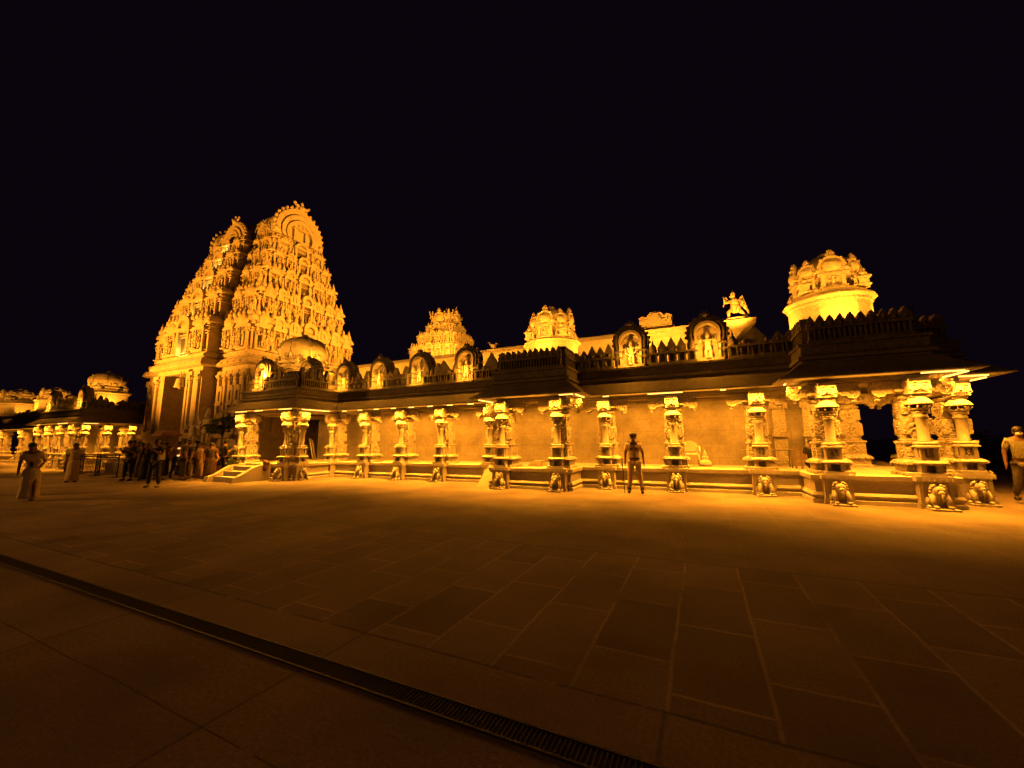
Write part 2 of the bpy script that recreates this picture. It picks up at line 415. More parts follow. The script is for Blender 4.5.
def niche(parent, s, y, z, k=0, w=.62, h=1.12, rz=0, lit=True, P=26):
    "arched shrine on the parapet with its own statue and lamp"
    n = MB(); 
    inn = arch_pts(w, h, 14); 
    n.ring(arch_pts(w+.14, h+.09, 14), inn, -.14, .30)
    n.ext([(w*.46, 0.02), (w*.5, h*.5), (w*.42, h*.85), (0, h), (-w*.42, h*.85), (-w*.5, h*.5), (-w*.46, .02)], .16, .22)
    n.box(-w/2-.12, w/2+.12, -.2, .26, -.16, .0)
    fr = obj('parapet_niche', n.mesh('parapet_niche', M_SMOOTH), parent, (s, y, z), rz)
    d = MB()
    d.ring(arch_pts(w+.36, h+.2, 14), arch_pts(w+.15, h+.095, 14), -.10, .34)
    d.ring(arch_pts(w+.56, h+.30, 14), arch_pts(w+.37, h+.205, 14), -.05, .34)
    for i in range(13):
        a = -.1+(pi+.2)*i/12; r = (w+.6)/2; d.ball((r*cos(a), .1, h+.3-(w+.56)/2+r*sin(a)), (.05, .12, .05), 6, 4)
    for sx in (-1, 1):
        for zz in (.25, .45): d.box(sx*(w/2+.10)-.12, sx*(w/2+.10)+.12, -.16, .3, zz, zz+.06)
        d.box(sx*(w/2+.16)-.07, sx*(w/2+.16)+.07, -.02, .3, 0, h*.65)
    d.ball((0, -.04, h+.30), (.1, .09, .09), 8, 5)
    for sx in (-1, 1): d.ball((sx*.11, -.02, h+.34), (.045, .05, .06), 6, 4); d.ball((sx*.05, -.04, h+.41), (.03, .03, .05), 6, 4)
    obj('arch_hood', d.mesh('arch_hood', M_DARK), fr)
    obj('statue', FIG_N[k % 3], fr, (0, -.04, .0), 0, h*.82)
    if lit:
        v = Matrix.Rotation(rz, 2) @ Vector((0, -.40)); lamp('POINT', s+v.x, y+v.y, z+.30, 36, size=.05, name='niche_lamp')
    return fr

# ------------------------------------------------------------------ right-hand cloister
def cloister(name, label, path, pillars, floors, seed, niches, raised=()):
    R = thing(name, 0, 0, 0, label, 'temple cloister')
    m = MB(); m.sweep(path, PLINTH); m.build('plinth', M_SMOOTH, R)
    m = MB()
    for a in floors: m.box(*a, .60, .677)
    m.build('floor', M_FLAT, R)
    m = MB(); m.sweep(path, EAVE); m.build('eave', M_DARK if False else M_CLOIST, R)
    m = MB(); m.sweep(path, BEAM); m.build('beam', M_SMOOTH, R)
    m = MB()
    for a in floors: m.box(a[0]+.45, a[1]-.45, a[2]+.4, a[3]+1.6, 3.07, 3.66)
    m.build('ceiling_slab', M_SMOOTH, R)
    for p in pillars: pillar(R, *p[:2], **(p[2] if len(p) > 2 else {}))
    m = MB(); m.sweep(path, [(-.06, 3.62), (-.02, 3.66), (-.02, 3.86), (.03, 3.88), (.03, 3.94), (-.5, 3.94), (-.5, 3.62)])
    merlons(m, path, -.22, 3.94, seed, [(q[0], q[1]) for q in niches])
    for (x0, x1, y0, y1, z1) in raised: m.box(x0, x1, y0, y1, 3.62, z1)
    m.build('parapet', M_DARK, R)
    for i, q in enumerate(niches): niche(R, q[0], q[1], 4.04, i, rz=q[2] if len(q) > 2 else 0)
    return R
M_BRONZE = stone('dome_granite', (.2, .165, .12), (.32, .27, .2), noise=6, bump=.4, carve=.3, carve_scale=8, dirt=.4)
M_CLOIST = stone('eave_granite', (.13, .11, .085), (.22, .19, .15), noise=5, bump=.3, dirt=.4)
PATH = [(-19.45, 20), (-19.45, 11.2), (-15.5, 11.2), (-15.5, 13.3), (-6.5, 13.3), (-6.5, 12.1), (-3.75, 12.1), (-3.75, 13.3), (2.45, 13.3), (2.45, 12.1), (4.95, 12.1), (4.95, 13.3), (5.95, 13.3), (5.95, 20)]
B = dict
pil = [(-19.05, 11.5, B(cols=(0, -1), br=(0, 1))), (-15.85, 11.5, B(cols=(0, 1), br=(1, 0))), (-15.65, 13.6, B(cols=(0,))),
       (-13.55, 13.6), (-11.5, 13.6), (-9.45, 13.6),
       (-7.2, 13.6), (-6.1, 12.45, B(cols=(0,), br=(1, 1))), (-4.12, 12.45), (-2.85, 13.6, B(cols=(0,))), (-.75, 13.6), (1.5, 13.6),
       (2.85, 12.45), (4.53, 12.45), (5.67, 13.6, B(cols=(0,), br=(1, 0)))]
fl = [(-19.6, -15.3, 11.0, 17), (-15.4, 6.6, 13.1, 17.2), (-6.6, -3.6, 12.0, 13.2), (2.35, 5.3, 12.0, 13.2)]
fl2 = [(-19.3, -15.6, 11.35, 17), (-15.59, 5.8, 13.45, 17.2), (-6.35, -3.9, 12.25, 13.44), (2.6, 4.8, 12.25, 13.44)]
nic = [(-18.3, 11.42), (-16.35, 12.3, pi/2*0), (-15.45, 13.62), (-13.2, 13.62), (-10.9, 13.62), (-8.5, 13.62), (-1.95, 13.62), (.4, 13.62)]
R1 = cloister('temple_cloister', 'long pillared granite cloister lit from under its eave, across the front of the plaza', PATH, pil, fl2, 3, nic,
              [(-19.0, -15.95, 11.7, 17, 4.3), (-6.1, -4.1, 12.6, 17, 4.6), (2.9, 4.6, 12.6, 17, 4.6)])
# back wall (the corridor is open at the right end)
m = MB(); m.box(-15.6, 3.55, 15.3, 15.6, .676, 3.07); m.box(-19.2, -15.6, 15.3, 15.6, .676, 3.07); m.build('back_wall', M_WALL, R1)
m = MB()
for s0 in (2.15, 2.95): m.box(s0, s0+.34, 15.16, 15.3, .68, 3.0); m.box(s0-.05, s0+.39, 15.12, 15.3, .68, .95); m.box(s0-.05, s0+.39, 15.10, 15.3, 1.6, 1.72); m.box(s0-.07, s0+.41, 15.1, 15.3, 2.5, 2.7)
m.build('wall_pilaster', M_CARVE, R1)
p = obj('pillar', PM, R1, (4.15, 15.5, FLOOR))
obj('bracket', BM, p, (0, 0, 0), 0); obj('bracket', BM, p, (0, 0, 0), pi)
p = obj('pillar', PM, R1, (5.67, 15.9, FLOOR)); obj('bracket', BM, p, (0, 0, 0), pi)
# steps of the left porch
m = MB()
for i, (z, y0) in enumerate(((.2, 9.75), (.4, 10.12), (.58, 10.5))): m.box(-18.35, -17.15, y0, 11.1, 0 if i == 0 else (.2, .4)[i-1]+.001, z)
st = m.build('steps', M_SMOOTH, R1)
for sx in (-18.62, -16.88):
    m = MB(); m.ext([(9.55, 0), (11.1, 0), (11.1, .68), (10.9, .68), (10.5, .6), (10.1, .38), (9.85, .25), (9.62, .2)], sx-.13, sx+.13)
    m.v = [(y, -x, z) if False else (y, x, z) for (x, y, z) in m.v]; m.build('balustrade', M_SMOOTH, st)
# under-eave light strips and their lamps (local strips follow the eave)
def strip(R, s0, s1, y, along='s', vis=None, P=15.0, z=2.93, inward=1):
    global tgt_x
    if along == 's':
        tgt_x = FAC; L = s1-s0; c = (s0+s1)/2
        lamp('AREA', c, y, z-.03, P*L, (c, y+.10*inward, z-1.0), size=L, size_y=.05, name='eave_lamp')
    else:
        tgt_x = DEP; L = s1-s0; c = (s0+s1)/2
        lamp('AREA', y, c, z-.03, P*L, (y-.1*inward, c, z-1.0), size=L, size_y=.05, name='eave_lamp')
    if along == 's': lamp('AREA', c, y+.30, 2.82, 8*L, (c, y-.12, 3.02), size=L, size_y=.03, name='soffit_fill')  # added area light without a fixture, brightens the soffit
    else:
        e_ = 1 if inward > 0 else -1
        if y > -3 and False: pass
        lamp('AREA', y-.30*e_, c, 2.82, 8*L, (y+.12*e_, c, 3.02), size=L, size_y=.03, name='soffit_fill')  # same added soffit fill for the side runs
    for (a, b) in (vis or [(s0, s1)]):
        m = MB()
        if along == 's': m.box(a, b, y-.015, y+.015, z+.01, z+.04)
        else: m.box(y-.015, y+.015, a, b, z+.01, z+.04)
        m.build('light_strip', M_LED, R)
EW = 17.0
strip(R1, -19.6, -15.4, 10.76, P=EW, vis=[(-19.0, -18.2), (-17.6, -17.1), (-16.0, -15.2)]); strip(R1, 11.2, 12.9, -15.15, 'y', P=EW*.7, vis=[(11.2, 12.6)])
strip(R1, -14.9, -6.95, 12.82, P=EW, vis=[(-14.6+i*.95, -14.35+i*.95) for i in range(8)]); strip(R1, 12.0, 12.9, -6.85, 'y', P=EW*.5, inward=-1, vis=[(11.75, 12.8)])
strip(R1, -6.4, -3.85, 11.64, P=EW, vis=[(-3.9, -3.45)]); strip(R1, 12.0, 12.9, -3.4, 'y', P=EW*.5, vis=[(11.75, 12.75)])
strip(R1, -3.2, 1.95, 12.82, P=EW, vis=[(-1.4, -.4), (-2.8, -2.6), (.6, .75)]); strip(R1, 12.0, 12.9, 2.1, 'y', P=EW*.5, inward=-1, vis=[(12.3, 12.5)])
strip(R1, 2.3, 5.0, 11.64, P=EW*1.1, vis=[(4.5, 5.2)]); strip(R1, 11.9, 12.9, 5.32, 'y', P=EW*.6, vis=[(11.8, 12.8)])
strip(R1, 5.2, 6.25, 12.82, P=EW, vis=[(5.6, 6.1)])
strip(R1, 13.2, 16.0, 6.28, 'y', P=EW*.35, vis=[(13.3, 13.9)])
tgt_x = FAC
for (a_, b_, y_) in ((-18.9, -15.8, 12.6), (-15.2, -7.2, 14.35), (-7.0, -3.0, 14.2), (-2.6, 2.0, 14.35), (2.4, 5.9, 14.2)):
    lamp('AREA', (a_+b_)/2, y_, 2.84, 11*(b_-a_), ((a_+b_)/2, y_+.15, 1.5), size=b_-a_, size_y=.15, name='corridor_fill')  # added fill under the ceiling, no fixture, brightens back wall and floor

# ------------------------------------------------------------------ inner hall behind the cloister
H = thing('temple_hall', 0, 0, 0, 'plain inner hall wall with flared cornice rising behind the long cloister parapet', 'temple hall')
m = MB(); m.box(-24.0, 1.45, 17.35, 22.0, 3.0, 5.3); m.build('wall', M_FLAT, H)
m = MB(); m.sweep([(-24.0, 17.4), (1.4, 17.4), (1.4, 22)], [(-.5, 5.3), (.05, 5.3), (.12, 5.45), (.4, 5.72), (.75, 5.85), (.78, 6.02), (.3, 6.08), (-.5, 6.08)]); m.build('cornice', M_FLAT, H)
m = MB(); m.box(-2.15, -.65, 17.0, 17.9, 6.08, 6.25); m.box(-2.05, -.75, 17.1, 17.8, 6.25, 6.6)
m.ext([(-.75, 6.6), (-.72, 6.7), (-.95, 6.8), (-1.05, 6.72), (-1.15, 6.86), (-1.4, 6.95), (-1.65, 6.86), (-1.75, 6.72), (-1.9, 6.8), (-2.08, 6.7), (-2.05, 6.6)][::1], 17.15, 17.7)
m.at(-1.4, 17.1, 6.25); m.ext([(.2, 0), (.24, .3), (.12, .5), (0, .6), (-.12, .5), (-.24, .3), (-.2, 0)], -.12, 0); m.at()
m.build('barrel_shrine', M_VIM, H)
L = Vector
tgt_x = FAC
lamp('AREA', -5.5, 16.2, 4.6, 330, (-5.5, 17.4, 5.4), size=14, size_y=.1, name='hall_wash'); lamp('AREA', -17, 16.2, 4.6, 190, (-17, 17.4, 5.4), size=9, size_y=.1, name='hall_wash')
lamp('SPOT', -1.4, 14.6, 4.9, 260, (-1.4, 17.3, 6.6), spot=70, size=.1, name='shrine_spot')
# rider statue at the end of the cornice
T = thing('roof_statue', 1.55, 17.1, 6.08, 'bright winged figure statue with raised arm on the right end of the hall cornice', 'statue')
m = MB(); m.lathe([(.42, 0), (.42, .06), (.3, .1)], 10); m.build('base', M_VIM, T)
m = MB(); m.at(0, 0, .08); 
m.ball((.02, 0, .42), (.2, .17, .2), 9, 6); m.ball((.0, -.02, .66), (.16, .13, .2), 9, 6); m.ball((-.03, -.03, .93), (.09, .09, .1), 8, 6)
m.lathe([(.1, .97), (.07, 1.05), (.02, 1.16)], 8, (-.03, -.02)); m.ball((-.12, -.06, .9), (.07, .04, .03), 6, 4)
m.tube([(-.12, 0, .38), (-.24, -.05, .28), (-.2, -.05, .0)], [.09, .07, .05]); m.tube([(.14, 0, .35), (.26, .05, .2), (.38, .02, .03)], [.09, .07, .05])
m.tube([(-.15, 0, .75), (-.3, -.03, .68), (-.36, -.03, .92)], [.05, .045, .04]); m.tube([(.15, 0, .75), (.3, 0, .66), (.22, -.05, .5)], [.05, .045, .04])
for k in range(5): m.tube([(.12, .06, .7), (.3+.03*k, .1, .92-.14*k), (.34+.03*k, .1, .78-.15*k)], [.05, .05, .02], 6)
for k in range(3): m.tube([(-.1, .07, .72), (-.28-.03*k, .12, .95-.12*k), (-.34-.02*k, .1, .82-.13*k)], [.045, .04, .015], 6)
m.build('figure', M_VIM, T)
lamp('SPOT', 1.3, 15.2, 5.3, 300, (1.55, 17.1, 6.8), spot=50, size=.08, name='statue_spot')
T = thing('roof_bird', -9.0, 16.9, 6.08, 'small bird-shaped finial alone on the hall cornice, left of the middle tower', 'roof ornament')
m = MB(); m.ball((0, 0, .16), (.18, .1, .11), 8, 6); m.ball((.17, 0, .26), .06, 7, 5); m.tube([(.2, 0, .26), (.29, 0, .24)], [.025, .006]); m.tube([(-.12, 0, .2), (-.26, 0, .36), (-.34, 0, .38)], [.06, .05, .01]); m.tube([(0, 0, .08), (0, 0, 0)], .03); m.build('bird', M_VIM, T)
lamp('POINT', -9.0, 16.5, 6.2, 9, size=.04, name='bird_lamp')

# ------------------------------------------------------------------ roof towers
def kudu(mb, w, h, t=.08):
    "solid bell-shaped arch with topknot"
    o = [(w*.42, 0), (w*.52, h*.10), (w*.53, h*.28), (w*.44, h*.46), (w*.30, h*.58), (w*.2, h*.64), (-w*.2, h*.64), (-w*.30, h*.58), (-w*.44, h*.46), (-w*.53, h*.28), (-w*.52, h*.10), (-w*.42, 0)]
    mb.ext(o, -t*.7, t)
    mb.ball((0, -t*.5, h*.30), (w*.40, t*1.1, h*.26), 10, 6)
    mb.lathe([(w*.24, 0), (w*.27, h*.05), (w*.14, h*.10), (w*.18, h*.16), (w*.19, h*.22), (w*.1, h*.28), (w*.12, h*.32), (w*.02, h*.38)], 8, (0, 0), z0=h*.60, sy=.8)
    for sx in (-1, 1):
        mb.ball((sx*w*.50, -t*.4, h*.12), (w*.12, t, h*.10), 6, 4); mb.ball((sx*w*.34, -t*.2, h*.56), (w*.1, t*.8, h*.07), 6, 4)

def roof_tower(s, y, z, w, hb, top, label, P, dome_mat, group=None, lit=1.0, ds=.40, arches=True, sides=8):
    "square lit base, flared cornice, corner figures, arched niches and a ribbed dome"
    T = thing('roof_tower', s, y, z, label, 'roof tower', group)
    def plan(mb, pr):
        if arches: mb.lathe([(q*(1.12 if sides == 8 else 1.06), zz_) for q, zz_ in pr], sides, smooth=False, rot=pi/sides)
        else: mb.sq(pr)
    m = MB(); plan(m, [(w*.52, 0), (w*.52, hb*.2), (w*.49, hb*.23), (w*.49, hb*.82), (w*.51, hb*.85), (w*.51, hb*.9), (w*.46, hb*.92)])
    for a in range(4):
        m.at(rz=a*pi/2)
        if arches: continue
        for k in (-.42, -.14, .14, .42): m.box(k*w-.03*w, k*w+.03*w, -w*.515, -w*.495, .02, hb*.9)
    m.at(); m.build('base', M_VIM, T)
    m = MB(); plan(m, [(w*.48, hb*.9), (w*.55, hb*.98), (w*.56, hb*1.01), (w*.55, hb*1.05), (w*.50, hb*1.12), (w*.47, hb*1.16), (w*.47, hb*1.24), (w*.44, hb*1.25)])
    m.build('cornice', M_VIM, T)
    H = top-hb*1.25; z1 = hb*1.25
    if arches:
        m = MB(); m.lathe([(w*.36, z1), (w*.36, z1+H*.36), (w*.42, z1+H*.38), (w*.43, z1+H*.42)], 8, smooth=False, rot=pi/8); m.build('neck', M_VIM, T)
        m = MB(); r = w*ds; zz = z1+H*.42
        m.lathe([(r*1.06, zz), (r*1.12, zz+H*.05), (r*1.1, zz+H*.14), (r*.98, zz+H*.26), (r*.74, zz+H*.39), (r*.4, zz+H*.48), (r*.12, zz+H*.52)], 16, smooth=True)
    else:
        m = MB(); m.lathe([(w*.44, z1), (w*.44, z1+H*.08), (w*.5, z1+H*.10), (w*.5, z1+H*.14), (w*.40, z1+H*.17)], 8, smooth=False, rot=pi/8); m.build('neck', M_VIM, T)
        m = MB(); r = w*ds; zz = z1+H*.35
        m.lathe([(r*.78, z1+H*.17), (r*.95, z1+H*.24), (r*1.06, z1+H*.36), (r*1.08, z1+H*.46), (r*1.0, z1+H*.6), (r*.82, z1+H*.72), (r*.55, z1+H*.81), (r*.25, z1+H*.86), (r*.1, z1+H*.87)], 16, smooth=True)
        for k in range(8):
            an = k*pi/4+pi/8; m.tube([(r*q*cos(an), r*q*sin(an), z1+H*hh_) for q, hh_ in ((.96, .24), (1.07, .36), (1.09, .46), (1.01, .6), (.83, .72), (.56, .81))], .03, 5)
    dm = m.build('dome', dome_mat, T)
    m = MB(); m.lathe([(r*.3, 0), (r*.34, .03*H), (r*.12, .05*H), (r*.17, .08*H), (r*.13, .11*H), (.01, .15*H)], 10, z0=zz+H*.49); m.build('finial', dome_mat, dm)
    kd = MB(); kudu(kd, w*.30, H*.48, .05*w); km = kd.mesh('arched_niche', M_VIM)
    ka = MB(); ka.box(-w*.17, w*.17, -.06*w, .08*w, 0, H*.06); ka.box(-w*.15, -w*.1, -.04*w, .0, H*.06, H*.3); ka.box(w*.1, w*.15, -.04*w, .0, H*.06, H*.3)
    ka.box(-w*.15, w*.15, .0, .06*w, H*.06, H*.3); ka.box(-w*.19, w*.19, -.07*w, .08*w, H*.3, H*.36)
    kam = ka.mesh('aedicule', M_VIM)
    cm = MB(); cm.sq([(w*.1, 0), (w*.1, H*.05), (w*.075, H*.06), (w*.075, H*.2), (w*.11, H*.22), (w*.11, H*.25), (w*.08, H*.3)]); cm.lathe([(w*.07, H*.3), (w*.085, H*.35), (w*.05, H*.42), (w*.02, H*.45), (.005, H*.52)], 8)
    cmm = cm.mesh('corner_shrine', M_VIM)
    if not arches:
        for a in range(8):
            t = a*pi/4; obj('arched_niche', km, dm, (r*.98*sin(t), -r*.98*cos(t), z1+H*.2), t, .62 if a % 2 == 0 else .45)
        for a in range(4):
            t2 = a*pi/2+pi/4; obj('corner_shrine', cmm, T, (w*.56*sin(t2), -w*.56*cos(t2), z1-.1), 0, .7)
    for a in range(4 if arches else 0):
        t = a*pi/2; o1 = obj('aedicule', kam, T, (w*.37*sin(t), -w*.37*cos(t), z1), t); obj('arched_niche', km, o1, (0, -.01*w, H*.37), 0, 1.15 if arches else .55)
        obj('statue', FIG_N[a % 3], o1, (0, -w*.03, H*.06), 0, H*.23)
        t2 = t+pi/4; obj('corner_shrine', cmm, T, (w*.50*sin(t2), -w*.50*cos(t2), z1-.02), t, .78)
        for sg in (-1, 1):
            q = Matrix.Rotation(t, 2) @ Vector((sg*w*.25, -w*.43)); obj('statue', FIG_N[(a+1) % 3], T, (q.x, q.y, z1), t, H*.24)
        t3 = t2; obj('arched_niche', km, dm, (w*.39*sin(t3), -w*.39*cos(t3), z1+H*.36), t3, .95)
    if lit:
        d = w*.95
        for sg in (-.9, .9): lamp('SPOT', s+sg*w, y-w*1.15, z+hb*1.45, P*lit*1.5*w*w, (s, y, z+hb*1.25+H*.45), spot=58, size=.08, name='crown_fill')  # added spots without fixtures, brighten the crown of the tower
        for (a, b, e) in ((0, -d, 1), (-d, -.1*w, .8), (d, -.1*w, .8)):
            lamp('SPOT', s+a, y+b, z+.25, P*lit*e*w*w, (s, y, z+top*.62), spot=105, size=.06, name='tower_flood')
    return T
M_DOME = M_DARK
roof_tower(3.68, 14.2, 4.55, 1.88, .92, 2.45, 'domed roof tower with brightly lit round drum, highest above the right end of the cloister', 42, M_DOME, 'roof towers of the long cloister', sides=14)
roof_tower(-4.98, 14.2, 4.55, 1.9, .66, 2.2, 'domed roof tower glowing yellow above the middle bay of the cloister', 42, M_VIM, 'roof towers of the long cloister', sides=12)
roof_tower(-17.95, 13.2, 4.3, 2.2, .75, 2.8, 'broad ribbed bulb-domed roof tower in front of the great gate tower', 60, M_VIM, 'roof towers of the long cloister', ds=.5, arches=False)

# ------------------------------------------------------------------ tiered towers (gopuram and inner shrine)
def aedicule_mb(mb, w, h, kind=0, d=.22):
    "one wall bay: posts, dark recess, eave and its own little roof; origin at wall face foot"
    mb_box = mb.box
    wh = h*.58
    mb_box(-w/2, w/2, -d, .05, 0, h*.07)
    for sx in (-1, 1):
        mb_box(sx*w*.40-w*.06, sx*w*.40+w*.06, -d*.9, -d*.3, h*.07, wh); mb_box(sx*w*.40-w*.085, sx*w*.40+w*.085, -d, -d*.2, wh*.86, wh*.94)
        mb_box(sx*w*.40-w*.08, sx*w*.40+w*.08, -d, -d*.2, h*.07, h*.12)
    if kind != 2: mb_box(-w*.32, w*.32, -d*.15, .02, h*.07, wh*.99)
    mb_box(-w*.54, w*.54, -d*1.25, .05, wh, wh+h*.05); mb_box(-w*.50, w*.50, -d*1.05, .05, wh+h*.05, wh+h*.10)
    z = wh+h*.10
    if kind == 0:   # barrel roof
        o = [(w*.46, z), (w*.5, z+h*.09), (w*.42, z+h*.2), (w*.2, z+h*.27), (0, z+h*.30), (-w*.2, z+h*.27), (-w*.42, z+h*.2), (-w*.5, z+h*.09), (-w*.46, z)]
        mb.ext(o, -d*.8, .02); mb.ring(arch_pts(w*.42, h*.26, 8, z0=z), arch_pts(w*.24, h*.16, 8, z0=z), -d*1.1, -d*.8)
        for k in (-.25, 0, .25): mb.ball((k*w, -d*.4, z+h*.31), (w*.04, w*.04, h*.05), 5, 4)
    elif kind == 1:  # domed kiosk
        mb.lathe([(w*.34, z), (w*.42, z+h*.06), (w*.42, z+h*.14), (w*.3, z+h*.22), (w*.12, z+h*.27), (w*.14, z+h*.30), (w*.02, z+h*.38)], 8, (0, -d*.45), sy=min(1, d/(w*.5)), smooth=False)
    else:
        mb.ring(arch_pts(w*.8, h*.34, 10, z0=z), arch_pts(w*.5, h*.22, 10, z0=z), -d*.9, -.0); mb.ext(arch_pts(w*.5, h*.22, 10, z0=z), -d*.5, 0)

def kapota(mb, hx, hy, z, h, o):
    "eave course round a rectangle; sits on z, reaches out by o"
    pa = [(-hx, hy), (-hx, -hy), (hx, -hy), (hx, hy), (-hx, hy)]
    mb.sweep(pa, [(-.1, z), (o*.5, z), (o, z+h*.15), (o, z+h*.3), (o*.75, z+h*.7), (o*.3, z+h*.95), (-.1, z+h)])

def frieze(mb, hx, hy, z, r, sp, out):
    for ax in range(4):
        L = (hx, hy)[ax % 2]; D = (hy, hx)[ax % 2]; n = max(2, int(2*L/sp))
        mb.at(rz=ax*pi/2)
        for k in range(n):
            x = -L+(k+.5)*2*L/n
            mb.ball((x, -D-out, z), (r, r*.7, r), 6, 4)
    mb.at()

def tier(T, z0, z1, hx, hy, nx, ny, proj=None, stats=0, open_x=True, figs=True, mat=None, name='storey'):
    mat = mat or M_TOWER
    h = z1-z0; S = T
    mb = MB(); mb.at(); mb.box(-hx, hx, -hy, hy, z0, z1)
    rects = [(0, 0, hx, hy)]
    if proj:
        px, pd = proj; mb.box(-px, px, -hy-pd, hy+pd, z0, z1-.003)
    wh = h*.60
    # courses
    for q_, t_, o_ in ((.10, .02, .09), (.52, .025, .10), (.58, .02, .15), (.70, .02, .12)): mb.box(-hx-o_, hx+o_, -hy-o_, hy+o_, z0+h*q_, z0+h*(q_+t_)); (mb.box(-proj[0]-o_, proj[0]+o_, -hy-proj[1]-o_, -hy-.2, z0+h*q_+.003, z0+h*(q_+t_)+.003) if proj else None)
    mb.box(-hx-.06, hx+.06, -hy-.06, hy+.06, z0, z0+h*.06)
    kapota(mb, hx, hy, z0+h*.80, h*.16, .16)
    if proj:
        mb.sweep([(-px, -hy+.1), (-px, -hy-pd), (px, -hy-pd), (px, -hy+.1)], [(-.1, z0+h*.803), (.09, z0+h*.803), (.16, z0+h*.83), (.16, z0+h*.85), (.12, z0+h*.91), (.06, z0+h*.95), (-.1, z0+h*.963)])
        mb.box(-px-.06, px+.06, -hy-pd-.06, -hy, z0-.002, z0+h*.055)
    frieze(mb, hx, hy, z0+h*.86, h*.035, h*.28, .15)
    for ax in range(4):
        L_ = (hx, hy)[ax % 2]; D_ = (hy, hx)[ax % 2]; n_ = max(5, int(2*L_/(h*.19)))
        mb.at(rz=ax*pi/2)
        for k in range(n_):
            x = -L_+(k+.5)*2*L_/n_; y_ = -D_-.02-(proj[1] if proj and ax % 2 == 0 and abs(x) < proj[0] else 0)
            mb.lathe([(h*.06, z0+h*.95), (h*.075, z0+h*.99), (h*.07, z0+h*1.05), (h*.035, z0+h*1.09), (h*.04, z0+h*1.12), (.005, z0+h*(1.22 if k % 3 else 1.3))], 6, (x, y_))
    mb.at()
    figspots = []; opens = []
    def face(L, D, n, rz, ox=0, opening=True, kinds=(1, 0, 2)):
        st = 2*L/n; c = (n-1)/2
        for k in range(n):
            x = -L+(k+.5)*st
            mid = abs(k-c) < .6 and opening
            M0 = Matrix.Rotation(rz, 4, 'Z') @ Matrix.Translation((x+ox, -D, z0+h*.06))
            mb.M = M0
            if mid and n % 2 == 1:
                w = st*1.0
                for sx in (-1, 1): mb.box(sx*w*.36-w*.07, sx*w*.36+w*.07, -.26, 0, 0, h*.62)
                mb.box(-w*.5, w*.5, -.32, 0, h*.62, h*.70); opens.append((M0, w*.58, h*.61))
                mb.ring(arch_pts(w*.95, h*.34, 12, z0=h*.70), arch_pts(w*.6, h*.22, 12, z0=h*.70), -.3, 0)
            else:
                kd = (1 if k in (0, n-1) else (0, 2)[k % 2])
                aedicule_mb(mb, st*.80, h*.98, kd)
                if figs: figspots.append((M0 @ Vector((0, -.27, h*.07)), rz, h*.50))
            if figs:
                figspots.append((M0 @ Vector((st*.5, -.16, 0)), rz, h*.56)) if k < n-1 else None
        mb.M = Matrix.Identity(4)
    if proj:
        seg = hx-px; 
        for sg in (-1, 1):
            ns = max(1, round(seg/(2*hx/nx)))
            face(seg/2, hy, ns, 0, sg*(px+seg/2), False); 
        face(px, hy+pd, 3, 0, 0, True); face(hx, hy, nx, pi)
    else: face(hx, hy, nx, 0); face(hx, hy, nx, pi)
    face(hy, hx, ny, pi/2); face(hy, hx, ny, -pi/2)
    S = mb.build(name, mat, T)
    for M0, w_, h_ in opens:
        ob = MB(); ob.M = M0; ob.box(-w_/2, w_/2, -.03, -.01, 0, h_); ob.box(-.02, .02, -.05, -.03, 0, h_)
        ob.build('opening_shade', M_DOOR_SHADE, S)  # dark panel stands in for the shade inside the opening
    return S, figspots

def place_figs(S, spots, limit, mat_set, keep):
    c = 0
    for i, (p, rz, hh) in enumerate(spots):
        q = Matrix.Rotation(0, 2) @ Vector((p.x, p.y))
        if not keep(p): continue
        obj('statue', mat_set[i % 3], S, tuple(p), rz, hh); c += 1
        if c >= limit: break
    return c

# --- the great gate tower
GC = (-29.7, 18.0)
G = thing('gate_tower', GC[0], GC[1], 0, 'huge carved tiered gate tower floodlit amber with dark doorway, left of the cloister', 'gate tower')
HX, HY = 5.7, 3.92; PX = 2.62; PD = .85
# ground storey (with doorway passage)
m = MB(); zt = 7.05
def blk(x0, x1, y0, y1, z0, z1): m.box(x0, x1, y0, y1, z0, z1)
blk(-HX, -1.3, -HY, HY, 0, zt); blk(1.3, HX, -HY, HY, 0, zt); blk(-1.3, 1.3, -HY, HY, 5.95, zt)
blk(-PX, -1.3, -HY-PD, -HY, 0, zt-.003); blk(1.3, PX, -HY-PD, -HY, 0, zt-.003); blk(-1.3, 1.3, -HY-PD, -HY, 5.95, zt-.003)
m.build('ground_storey', M_TOWER, G)
m = MB()
